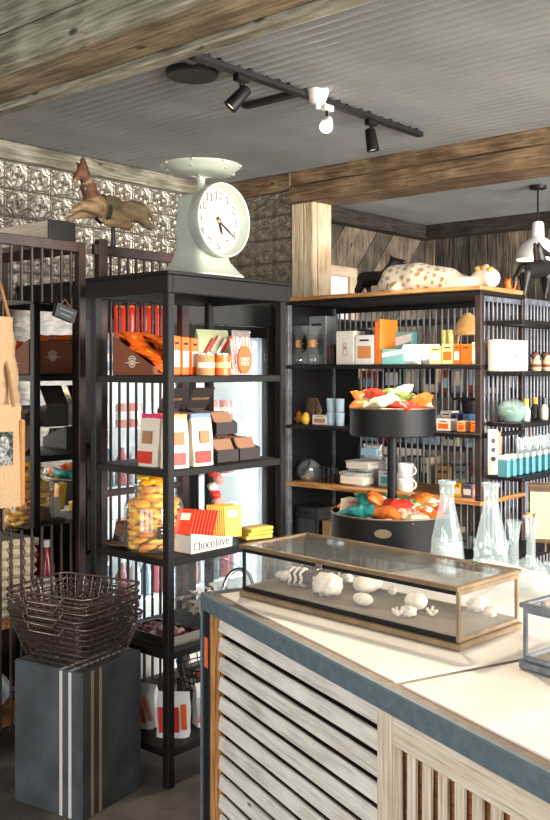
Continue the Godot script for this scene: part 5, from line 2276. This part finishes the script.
func side_rack_goods() -> void:
	var xf := SX + .13
	var ys := [SS[1], SS[2], SS[3]]
	var b := boxx("square_white_box", "large square white box with a small round mark on the side rack", "box", 500, 528, 340, SX + .085, ys[0] + .001, .06, mat(c8(216, 208, 196), .6))
	var s := S()
	T = Transform3D(Basis(Vector3.RIGHT, PI / 2), Vector3(.015, .07, .031))
	lathe(s, [Vector2(0, 0), Vector2(.006, 0), Vector2(.006, .001), Vector2(0, .001)], 14)
	T = Transform3D.IDENTITY
	obj("round_mark", s, M.slate, b)
	for k in 3:
		var p := on_x(536 + k * 10, 0, SX + .10)
		var d := thing("little_doll", "small painted wooden doll with a brown hood on the side rack", "doll", Vector3(p.x, ys[0] + .001, p.z), 0, "painted dolls on the side rack")
		s = S()
		lathe(s, [Vector2(0, 0), Vector2(.022, 0), Vector2(.026, .02), Vector2(.02, .05), Vector2(.014, .056)], 18)
		obj("body", s, mat(c8(206, 176, 140), .5), d)
		s = S()
		lathe(s, [Vector2(.0262, .018), Vector2(.0248, .032)], 18)
		obj("sash", s, M.brown, d)
		s = S()
		blob(s, Vector3(0, .066, 0), Vector3(.017, .017, .017), 12, 8)
		obj("head", s, mat(c8(222, 186, 150), .5), d)
		s = S()
		blob(s, Vector3(-.005, .072, 0), Vector3(.02, .02, .021), 12, 8)
		obj("hood", s, mat(c8(96, 56, 44), .6), d)
	# glass float, plants and bottles on the next shelf
	var gp := on_x(512, 0, SX + .10)
	var g := thing("moss_terrarium", "round sea-green glass terrarium on the side rack", "terrarium", Vector3(gp.x, ys[1] + .001, gp.z))
	s = S()
	lathe(s, [Vector2(0, 0), Vector2(.04, .0), Vector2(.062, .03), Vector2(.064, .055), Vector2(.05, .085), Vector2(.02, .1), Vector2(0, .102)], 28)
	obj("glass_globe", s, glass_mat(c8(170, 200, 190), .4), g)
	s = S()
	blob(s, Vector3(0, .032, 0), Vector3(.05, .028, .05), 16, 9, .5, 2.5, 9)
	obj("moss", s, mat(c8(96, 128, 112), .9), g)
	for k in 4:
		var p := on_x(526 + k * 9, 0, SX + .13 - .05 * (k % 2))
		var v := thing("spice_bottle", ["clear spice bottle with a yellow lid beside the terrarium", "dark spice bottle with a yellow lid on the side rack", "clear spice bottle full of pale grains on the side rack", "amber spice bottle with a black lid on the side rack"][k], "bottle", Vector3(p.x, ys[1] + .001, p.z), 0, "spice bottles on the side rack")
		s = S()
		lathe(s, [Vector2(0, 0), Vector2(.018, 0), Vector2(.02, .05), Vector2(.01, .068), Vector2(.01, .08), Vector2(0, .08)], 16)
		obj("glass_body", s, mat([c8(190, 196, 190), c8(60, 56, 50), c8(212, 206, 190), c8(150, 96, 40)][k], .2), v)
		s = S()
		lathe(s, [Vector2(.012, .07), Vector2(.012, .1), Vector2(0, .1)], 14)
		obj("lid", s, M.yellow if k < 2 else M.black, v)
	# clear tumblers and teal glass boxes
	for k in 6:
		var p := on_x(520 + k * 7.5, 0, SX + .05)
		var v := thing("clear_glass", "tall clear drinking glass behind the teal boxes", "glass", Vector3(p.x, ys[2] + .001, p.z), 0, "clear glasses on the side rack")
		s = S()
		lathe(s, [Vector2(0, 0), Vector2(.017, 0), Vector2(.02, .15), Vector2(.019, .15), Vector2(.016, .006), Vector2(0, .006)], 16)
		obj("tumbler", s, glass_mat(c8(226, 236, 236), .2), v)
	var sm := S()
	box2(sm, Vector3(-.0135, 0, -.025), Vector3(.0135, .072, .025), .003)
	var soap := mk(sm, mat(c8(84, 146, 158), .25))
	sm = S()
	box2(sm, Vector3(-.0135, .0725, -.025), Vector3(.0135, .095, .025), .004)
	var foam := mk(sm, mat(c8(206, 216, 216), .5))
	for k in 10:
		var p := on_x(504 + k * 6.3, 0, SX + .13)
		var v := thing("teal_soap_block", "teal soap block with a pale top in the row on the side rack", "soap", Vector3(p.x, ys[2] + .001, p.z), 90, "teal soap blocks on the side rack")
		put("teal_body", soap, v)
		put("pale_top", foam, v)
	# strip of round magnets hanging on the corner post
	var mp := on_x(493, 452, SX + .06)
	var ms := thing("magnet_card", "pale hanging card with three round dark magnets on the rack corner", "card", mp, 62)
	s = S()
	box(s, Vector3.ZERO, Vector3(.052, .2, .004), .001)
	obj("card", s, M.paper, ms)
	for k in 3:
		s = S()
		T = Transform3D(Basis(Vector3.RIGHT, PI / 2), Vector3(0, .05 - k * .04, .002))
		lathe(s, [Vector2(.011, 0), Vector2(.011, .004), Vector2(0, .005)], 16)
		T = Transform3D.IDENTITY
		obj("magnet", s, M.slate, ms)
	s = S()
	box(s, Vector3(.034, .0, -.004), Vector3(.016, .18, .01), .002)
	obj("orange_edge", s, M.orange, ms)
	s = S()
	tube(s, [Vector3(0, .1, 0), Vector3(0, .13, -.02)], .0015, 5)
	obj("hook", s, M.satin, ms)

func toys() -> void:
	# plank laid along both racks
	var pl := thing("top_plank", "long golden oak plank laid over the long rack", "plank", Vector3(xz(288.0, PZ) - .03, 1.947, PZ))
	var s := S()
	uvo = Vector2(.2, .6)
	box2(s, Vector3(0, 0, -.40), Vector3(SX + .02 - pl.position.x, .02, .03), .004)
	uvo = Vector2.ZERO
	obj("board", s, M.oak, pl)
	var top := 1.968
	# spotted pony lying down
	var z := PZ - .13
	var c := Vector3(xz(430, z), top, z)
	var q := func(px: float, py: float, off: float) -> Vector3:
		return on_z(px, py, z) + Vector3(0, 0, off) - c
	var o := thing("spotted_pony", "cream stuffed pony with tan spots lying on the oak plank", "toy", c)
	var caps := [
		[q.call(396.0, 280.0, 0.0), q.call(418.0, 280.0, 0.0), .074, .080],
		[q.call(418.0, 280.0, 0.0), q.call(448.0, 282.0, 0.0), .080, .068],
		[q.call(388.0, 287.0, .03), q.call(404.0, 291.0, .08), .036, .030],
		[q.call(454.0, 286.0, .03), q.call(472.0, 287.0, .05), .050, .044],
		[q.call(452.0, 284.0, 0.0), q.call(470.0, 286.0, -.02), .056, .044],
		[q.call(474.0, 286.0, .0), q.call(483.0, 281.0, .0), .044, .048],
		[q.call(483.0, 280.0, .0), q.call(490.0, 278.0, .0), .052, .046],
		[q.call(490.0, 279.0, .03), q.call(494.0, 284.0, .04), .026, .020],
		[q.call(482.0, 272.0, -.02), q.call(479.0, 268.5, -.03), .013, .008],
		[q.call(489.0, 270.0, .02), q.call(489.5, 266.0, .025), .013, .008],
	]
	var nz := FastNoiseLite.new()
	nz.seed = 12
	nz.frequency = 22.0
	nz.noise_type = FastNoiseLite.TYPE_CELLULAR
	nz.cellular_return_type = FastNoiseLite.RETURN_DISTANCE
	s = S()
	var body: Vector3 = q.call(455.0, 283.0, 0.0)
	var face: Vector3 = q.call(487.0, 277.0, 0.0)
	nets(s, caps, .0085, .016, func(p: Vector3) -> Color:
		var a := c8(232, 218, 194).srgb_to_linear()
		if p.x < body.x:
			var an := atan2(p.z, p.y - .07)
			var g := Vector2(p.x / .042, an / .52)
			g.y += .5 * (int(floor(g.x)) & 1)
			var cell := g.floor()
			var jit := Vector2(sin(cell.x * 12.9 + cell.y * 4.1), cos(cell.x * 7.3 + cell.y * 9.7)) * .17
			if (g - cell - Vector2(.5, .5) - jit).length() < .27 + .07 * sin(cell.x * 3.1 + cell.y * 5.3):
				a = c8(178, 134, 90).srgb_to_linear()
		return a)
	var m := mat(Color.WHITE, .9)
	m.vertex_color_use_as_albedo = true
	m.rim_enabled = true
	m.rim = .3
	obj("stuffed_body", s, m, o)
	s = S()
	for k in 9:
		blob(s, q.call(477.0 + k * 2.0, 267.5 + absf(k - 4.0) * .8, .022 * (k % 3) - .016), Vector3(.015, .013, .015), 8, 6, .6, 2.0, k)
	obj("mane_tuft", s, mat(c8(214, 164, 88), .95), o)
	for e in [.036, -.036]:
		s = S()
		blob(s, q.call(489.0, 274.5, e), Vector3.ONE * .006, 8, 6)
		obj("eye", s, M.black, o)
	s = S()
	blob(s, q.call(494.0, 281.5, .035), Vector3(.012, .009, .012), 8, 6)
	obj("nose", s, mat(c8(176, 118, 92), .8), o)
	# black horse behind it
	var dark := mat(c8(26, 22, 21), .45)
	var z2 := PZ - .24
	var c2 := Vector3(xz(375, z2), top, z2)
	var q2 := func(px: float, py: float, off: float) -> Vector3:
		return on_z(px, py, z2) + Vector3(0, 0, off) - c2
	var g := h_at(0, c2) * 0.0
	o = thing("black_toy_horse", "glossy black toy horse looking over the spotted pony's back", "toy", c2)
	caps = [
		[q2.call(364.0, 279.0, 0.0), q2.call(386.0, 278.0, 0.0), .038, .036],
		[q2.call(386.0, 277.0, 0.0), q2.call(394.0, 264.0, 0.0), .038, .027],
		[q2.call(394.0, 262.0, 0.0), q2.call(404.0, 262.5, 0.0), .023, .014],
		[q2.call(392.5, 258.0, .01), q2.call(391.5, 253.5, .012), .007, .003],
		[q2.call(363.0, 285.0, .018), q2.call(360.0, 298.0, .02), .020, .009],
		[q2.call(366.0, 285.0, -.018), q2.call(368.0, 298.0, -.02), .018, .009],
		[q2.call(386.0, 285.0, .018), q2.call(387.0, 298.0, .02), .018, .009],
		[q2.call(388.0, 285.0, -.018), q2.call(392.0, 298.0, -.02), .018, .009],
		[q2.call(360.0, 281.0, 0.0), q2.call(356.5, 290.0, 0.0), .014, .010],
		[q2.call(356.5, 290.0, 0.0), q2.call(357.0, 297.0, 0.0), .010, .005],
	]
	for k in [4, 5, 6, 7, 9]:
		caps[k][1].y = maxf(0.0 + float(caps[k][3]), 0.0)
	s = S()
	nets(s, caps, .007, .012)
	obj("body", s, dark, o)
	s = S()
	for k in 6:
		blob(s, q2.call(393.0 - k * 1.6, 261.5 + k * 3.0, 0.0), Vector3(.008, .011, .009), 8, 6, .4, 2.0, k)
	obj("mane", s, mat(c8(48, 34, 28), .8), o)
	# black horse on the side rack
	var x3 := SX
	var c3 := Vector3(x3, 1.936, zx(540, x3))
	var q3 := func(px: float, py: float, off: float) -> Vector3:
		return on_x(px, py, x3) + Vector3(off, 0, 0) - c3
	o = thing("black_toy_horse", "glossy black toy horse standing under the enamel pendant", "toy", c3)
	caps = [
		[q3.call(526.0, 271.0, 0.0), q3.call(546.0, 268.0, 0.0), .044, .042],
		[q3.call(541.0, 264.0, 0.0), q3.call(538.0, 250.0, 0.0), .034, .024],
		[q3.call(538.0, 249.0, 0.0), q3.call(547.0, 255.0, .01), .021, .013],
		[q3.call(537.0, 246.0, .012), q3.call(536.0, 241.0, .014), .008, .003],
		[q3.call(541.0, 246.0, -.012), q3.call(540.5, 241.5, -.014), .008, .003],
		[q3.call(523.0, 273.0, .018), q3.call(520.0, 293.0, .02), .026, .010],
		[q3.call(527.0, 273.0, -.018), q3.call(527.0, 293.0, -.02), .026, .010],
		[q3.call(545.0, 272.0, .018), q3.call(541.0, 293.0, .02), .020, .010],
		[q3.call(547.0, 272.0, -.018), q3.call(549.0, 293.0, -.02), .020, .010],
		[q3.call(521.0, 268.0, 0.0), q3.call(515.0, 278.0, 0.0), .015, .011],
		[q3.call(515.0, 278.0, 0.0), q3.call(514.0, 289.0, 0.0), .011, .006],
	]
	for k in [5, 6, 7, 8]:
		caps[k][1].y = caps[k][3]
	s = S()
	nets(s, caps, .0075, .012)
	obj("body", s, dark, o)
	s = S()
	for k in 6:
		blob(s, q3.call(535.0 + k * .3, 245.0 + k * 3.4, 0.0), Vector3(.010, .012, .009), 8, 6, .4, 2.0, k)
	obj("mane", s, mat(c8(56, 34, 24), .8), o)
	# little orange toy between them
	var op := on_x(508, 289, SX + .0)
	var ot := thing("orange_toy_cat", "small orange toy cat by the black horse's tail", "toy", Vector3(op.x, 1.936, op.z))
	s = S()
	nets(s, [[Vector3(0, .022, 0), Vector3(0, .04, 0), .022, .016], [Vector3(0, .06, .006), Vector3(0, .064, .008), .016, .014], [Vector3(.01, .075, 0), Vector3(.013, .086, 0), .005, .002], [Vector3(-.01, .075, 0), Vector3(-.013, .086, 0), .005, .002]], .004, .006)
	obj("body", s, M.orange, ot)
	s = S()
	tube(s, [Vector3(0, .02, -.02), Vector3(.02, .04, -.03), Vector3(.025, .07, -.03)], .004, 6)
	obj("tail", s, M.orange, ot)

func snack_bags() -> void:
	var base := at_d(392, HORIZON, 4.05)
	base.y = 0
	var cols := [["orange", c8(226, 116, 48)], ["cream", c8(232, 214, 182)], ["red", c8(200, 54, 40)], ["green", c8(124, 152, 74)], ["teal", c8(48, 136, 130)], ["pink", c8(226, 152, 140)]]
	var meshes := []
	for v in 3:
		var s := S()
		pillow(s, .12, .165, .05, .013, 100 + v, 16)
		s.generate_normals()
		meshes.append(s)
	var s2 := S()
	pillow(s2, .075, .07, .056, .010, 120, 8)
	s2.generate_normals()
	var ms := {}
	var order := [[0, 1, 2, 0, 5, 3, 1, 0, 2, 1, 3], [4, 4, 0, 1, 0, 2, 1, 0, 3, 3, 0, 1, 4, 0, 2, 1, 3, 0]]
	for lev in 2:
		var rr: float = [.098, .168][lev]
		var yy: float = [1.432, .975][lev]
		var list: Array = order[lev]
		for k in list.size():
			var ci: int = list[k]
			var inner := k >= list.size() * .65
			var an := TAU * k / (list.size() * .65) + lev * .3
			var rad := rr * (.5 if inner else 1.0)
			var p := base + R * (-cos(an) * rad) + FW * (-sin(an) * rad)
			p.y = yy + (.035 if inner else .008) + rng.randf() * .015
			var nm: String = cols[ci][0] + "_snack_bag"
			var lab := "%s foil snack bag on the %s tier of the round stand" % [cols[ci][0], ["upper", "lower"][lev]]
			var o := thing(nm, lab, "snack bag", p, 0, "snack bags on the round stand")
			var key := [k % 3, ci]
			if not ms.has(key):
				ms[key] = mk_copy(meshes[k % 3], mat(cols[ci][1], .32))
			put("foil_bag", ms[key], o)
			var lk := ["l", (ci + 1) % 6]
			if not ms.has(lk):
				ms[lk] = mk_copy(s2, mat(Color(cols[(ci + 1) % 6][1]).lerp(Color.WHITE, .35), .35))
			put("label_patch", ms[lk], o)
			o.basis = Basis.from_euler(Vector3(-PI / 2 + rng.randf_range(.1, .75), rng.randf() * TAU, rng.randf_range(-.4, .4)))

func cases() -> void:
	var w1 := on_y(238.7, 596, CH)
	var w2 := on_y(459.8, 652.5, CH)
	var dx := (w2 - w1).normalized()
	var ang := rad_to_deg(atan2(-dx.z, dx.x))
	vitrine("long brass-framed glass case of shells and stones on the counter", w1, ang, (w2 - w1).length(), .287, .155, M.bronze, M.satin)
	var v1 := on_y(518, 668, CH)
	vitrine("grey-framed glass case beside the seam of the counter top", v1, ang - 6.0, .5, .29, .15, M.blue_steel, M.blue_steel)
	# things inside the long case
	var y := CH + .024
	var stone := noise_mat(c8(206, 194, 174), c8(236, 228, 214), .03, 131, 6.0, .7)
	var list := [
		["coral_lump", "rough white coral lump in the long glass case", "coral", 327, 588, Vector3(.042, .032, .036), .55, 3.2],
		["smooth_stone", "large smooth pale oval stone in the long glass case", "stone", 368, 586, Vector3(.058, .026, .036), .06, 1.0],
		["smooth_stone", "smaller flat pale stone in front of the large oval one", "stone", 363, 601, Vector3(.04, .016, .026), .06, 1.0],
		["smooth_stone", "round pale stone next to the curled shell", "stone", 416, 604, Vector3(.032, .024, .026), .08, 1.0],
		["shell_fragment", "small white shell fragment behind the coral lump", "shell", 347, 580, Vector3(.018, .014, .014), .7, 3.0],
		["shell_fragment", "small cream shell fragment beside the large oval stone", "shell", 392, 592, Vector3(.014, .012, .012), .7, 3.0],
		["shell_fragment", "tan shell fragment near the case's front corner", "shell", 409, 613, Vector3(.022, .014, .016), .7, 3.0],
		["shell_fragment", "broad white shell behind the end pane of the case", "shell", 478, 606, Vector3(.03, .02, .026), .4, 2.0],
		["shell_fragment", "rosy white shell by the end pane of the case", "shell", 490, 613, Vector3(.022, .014, .018), .4, 2.0],
		["shell_fragment", "pale curled shell fragment at the far end of the case", "shell", 283, 577, Vector3(.024, .014, .018), .7, 3.0],
	]
	for k in list.size():
		var q: Array = list[k]
		var s := S()
		blob(s, Vector3.ZERO, q[5], 20, 13, q[6], q[7], 140 + k)
		var p := on_y(q[3], q[4], y + q[5].y * .6)
		p.y = y + q[5].y * .92
		var o := put(q[0] if counts.get(q[0], -1) < 0 else q[0], mk(s, stone if k != 8 else mat(c8(226, 196, 176), .6)), null, Transform3D(Basis(Vector3.UP, .6 + k), p))
		tag(o, q[1], q[2], "stones and shells in the long case")
	# vertebra-like coil and pinecone branch
	var cp := on_y(302, 579, y + .02)
	var co := thing("driftwood_coil", "rusty cylinder ringed with bleached coral at the case's far end", "ornament", Vector3(cp.x, y + .026, cp.z), ang + 20)
	var s := S()
	T = Transform3D(Basis(Vector3(0, 0, 1), PI / 2), Vector3.ZERO)
	lathe(s, [Vector2(0, -.035), Vector2(.02, -.035), Vector2(.022, -.02), Vector2(.02, .035), Vector2(0, .035)], 18)
	T = Transform3D.IDENTITY
	obj("rusty_core", s, M.rust, co)
	for k in 3:
		s = S()
		var ring := []
		for i in 18:
			ring.append(Vector3(-.03 + k * .018 + .004 * sin(i * 1.7), cos(TAU * i / 18) * .0255, sin(TAU * i / 18) * .0255))
		tube(s, ring, .0045, 6, true)
		obj("coral_ring", s, stone, co)
	for k in 3:
		var fp := on_y([398, 432, 342][k], [612, 612, 577][k], y + .012)
		var st := thing("coral_sprig", ["bleached coral sprig in front of the round stone", "bleached coral sprig against the front pane corner", "bleached coral sprig behind the large stone"][k], "coral", Vector3(fp.x, y + .006, fp.z), k * 60.0, "coral sprigs in the long case")
		for i in 5:
			s = S()
			var a := i * 1.25
			tube(s, [Vector3.ZERO, Vector3(cos(a) * .011, .007, sin(a) * .009), Vector3(cos(a + .3) * .016, .010 + .002 * i, sin(a + .3) * .013)], [.006, .005, .0035], 6)
			obj("branch", s, stone, st)

func vitrine(label: String, w1: Vector3, ang: float, L: float, D: float, H: float, m: Material, m2: Material) -> void:
	var o := thing("glass_case", label, "display case", Vector3(w1.x, CH + .0005, w1.z), ang)
	var e := .012
	var s := S()
	box2(s, Vector3(0, 0, -D), Vector3(L, .018, 0), .003)
	obj("base", s, m, o)
	s = S()
	box2(s, Vector3(e + .004, .018, -D + e + .004), Vector3(L - e - .004, .022, -e - .004))
	obj("felt_floor", s, mat(c8(104, 88, 70), .95), o)
	var a := e
	var b := L - e
	var f := -e
	var g := -D + e
	var t := .009
	for x in [a, b]:
		for z in [f, g]:
			s = S()
			box2(s, Vector3(x - t / 2, .018, z - t / 2), Vector3(x + t / 2, H - .012, z + t / 2), .001)
			obj("corner_post", s, m if x == b else m2, o)
	for z in [f, g]:
		for y in [.024, H - .018]:
			s = S()
			box2(s, Vector3(a + t / 2, y - .006, z - t / 2), Vector3(b - t / 2, y + .006, z + t / 2), .001)
			obj("frame_rail", s, m2 if z == f else m, o)
	for x in [a, b]:
		for y in [.024, H - .018]:
			s = S()
			box2(s, Vector3(x - t / 2, y - .006, g + t / 2), Vector3(x + t / 2, y + .006, f - t / 2), .001)
			obj("frame_rail", s, m, o)
	var pane := glass_mat(c8(236, 240, 232), .05)
	for z in [f, g]:
		s = S()
		box2(s, Vector3(a + t / 2, .03, z - .001), Vector3(b - t / 2, H - .024, z + .001))
		obj("pane", s, pane, o)
	for x in [a, b]:
		s = S()
		box2(s, Vector3(x - .001, .03, g + t / 2), Vector3(x + .001, H - .024, f - t / 2))
		obj("pane", s, pane, o)
	s = S()
	for z in [-.004, -D + .004]:
		box2(s, Vector3(.004, H - .0115, z - .007), Vector3(L - .004, H, z + .007), .002)
	for x in [.011, L - .011]:
		box2(s, Vector3(x - .007, H - .0115, -D + .011), Vector3(x + .007, H, -.011), .002)
	var lid := obj("lid", s, m, o)
	s = S()
	box2(s, Vector3(.018, H - .006, -D + .011), Vector3(L - .018, H - .003, -.011))
	obj("lid_pane", s, pane, lid)
	s = S()
	box(s, Vector3(L * .42, H - .016, .004), Vector3(.024, .02, .006), .002)
	blob(s, Vector3(L * .42, H - .024, .008), Vector3(.006, .006, .005), 10, 7)
	obj("clasp", s, M.chrome, o)

func bottles() -> void:
	var gl := glass_mat(c8(206, 226, 226), .22)
	var top := CH
	var prof := [Vector2(0, .004), Vector2(.045, .002), Vector2(.054, .012), Vector2(.058, .05), Vector2(.052, .11), Vector2(.036, .18), Vector2(.026, .225), Vector2(.023, .25), Vector2(.025, .288), Vector2(.030, .296), Vector2(.030, .304), Vector2(.026, .304)]
	var s := S()
	lathe(s, prof, 36)
	var body := mk(s, gl)
	s = S()
	var ring := []
	for k in 28:
		ring.append(Vector3(cos(TAU * k / 28) * .027, .302, sin(TAU * k / 28) * .027))
	tube(s, ring, .004, 6, true)
	var lip := mk(s, gl)
	for k in 2:
		var p := on_y([447, 491][k], [572, 576][k], top)
		var o := thing("glass_bottle", ["tall clear glass bottle beside the tiered stand, behind the long case", "tall clear patterned glass bottle beside the slim glass vases"][k], "bottle", p)
		put("body", body, o)
		put("lip", lip, o)
		s = S()
		if k == 1:
			for i in 18:
				var a := TAU * i / 18
				blob(s, Vector3(cos(a) * .052, .07 + .02 * (i % 3), sin(a) * .052), Vector3(.007, .012, .007), 8, 6)
			obj("raised_pattern", s, gl, o)
		else:
			lathe(s, [Vector2(0, .008), Vector2(.046, .008), Vector2(.055, .05), Vector2(.05, .105), Vector2(0, .105)], 28)
			obj("milky_lower_body", s, glass_mat(c8(226, 234, 236), .5), o)
	for k in 2:
		var p := on_y([514, 531][k], [572, 566][k], top)
		var o := thing("glass_vase", ["slim flared clear glass vase next to the patterned bottle", "slim flared clear glass vase in front of the peach card"][k], "vase", p)
		s = S()
		lathe(s, [Vector2(0, .004), Vector2(.02, .002), Vector2(.016, .03), Vector2(.015, .1), Vector2(.022, .16), Vector2(.028, .172), Vector2(.026, .172)], 24)
		obj("glass_body", s, gl, o)
		s = S()
		lathe(s, [Vector2(.028, .0), Vector2(.028, .006), Vector2(.018, .01), Vector2(0, .01)], 20)
		obj("glass_foot", s, gl, o)
	for k in 2:
		var p := on_y([530, 549][k], [590, 598][k], top)
		var o := thing("glass_float", ["round clear glass float by the end of the long case", "round clear glass float beside the grey-framed case"][k], "glass float", p)
		s = S()
		blob(s, Vector3(0, .05, 0), Vector3(.052, .05, .052), 28, 18)
		obj("globe", s, gl, o)
		s = S()
		lathe(s, [Vector2(.012, .096), Vector2(.014, .106), Vector2(.011, .108), Vector2(0, .106)], 16)
		obj("sealed_neck", s, gl, o)
	# peach card on a wooden easel
	var ep := on_y(546, 556, top)
	var o := thing("card_easel", "peach card clipped to a small wooden easel on the counter", "sign", ep, YAW - 14.0)
	s = S()
	T = Transform3D(Basis(Vector3.RIGHT, -.2), Vector3(0, .06, 0))
	box2(s, Vector3(-.055, 0, 0), Vector3(.085, .17, .004), .001)
	obj("card", s, mat(c8(240, 202, 152), .7), o)
	s = S()
	box2(s, Vector3(-.06, .172, -.006), Vector3(.09, .205, .012), .003)
	obj("top_bar", s, M.beam2, o)
	s = S()
	box2(s, Vector3(-.06, -.014, -.004), Vector3(.09, -.002, .022), .002)
	obj("ledge", s, M.beam2, o)
	s = S()
	blob(s, Vector3(-.062, .085, .004), Vector3(.014, .01, .01), 10, 7)
	obj("wooden_peg", s, M.oak, o)
	T = Transform3D.IDENTITY
	for e in [-1, 1]:
		s = S()
		tube(s, [Vector3(e * .05, .0, .03), Vector3(e * .04, .15, -.015)], .005, 6)
		obj("leg", s, M.beam2, o)
	s = S()
	tube(s, [Vector3(0, .0, -.09), Vector3(0, .2, -.035)], .005, 6)
	obj("leg", s, M.beam2, o)

func next_room_shelf() -> void:
	var z := -4.62
	var x0 := -3.5
	var o := thing("low_bookcase", "dark wooden bookcase of colourful goods behind the long rack's bars", "bookcase", Vector3(x0, 0, z))
	var L := 1.35
	for x in [0.0, L]:
		var s := S()
		box2(s, Vector3(x - .015, 0, -.28), Vector3(x + .015, 1.9, 0), .003)
		obj("side_panel", s, M.darkbeam, o)
	var ys := [.12, .5, .85, 1.16, 1.46, 1.88]
	for y in ys:
		var s := S()
		box2(s, Vector3(.016, y - .025, -.27), Vector3(L - .016, y, 0), .002)
		obj("shelf", s, M.darkbeam, o)
	var cols := [["white", c8(226, 222, 214)], ["rust red", c8(150, 62, 46)], ["cream", c8(214, 196, 164)], ["dark green", c8(52, 74, 62)], ["pale blue", c8(160, 186, 196)], ["black", c8(26, 25, 26)], ["ochre", c8(200, 142, 66)], ["grey", c8(128, 126, 122)]]
	var g := RandomNumberGenerator.new()
	g.seed = 42
	for li in [1, 2, 3, 4]:
		var x := .03
		while x < L - .12:
			var w := g.randf_range(.05, .13)
			var h := g.randf_range(.12, .24)
			var ci := g.randi() % 8
			carton("goods_box", "%s box on the %s shelf of the bookcase behind the bars" % [cols[ci][0], ["", "second", "third", "fourth", "fifth"][li]], "box", Vector3(x0 + x + w / 2, ys[li] + .001, z - .09), 0, Vector3(w - .008, h, .14), mat(cols[ci][1], .6), "goods in the bookcase behind the bars", mat(cols[(ci + 3) % 8][1], .6))
			x += w + g.randf_range(0, .05)
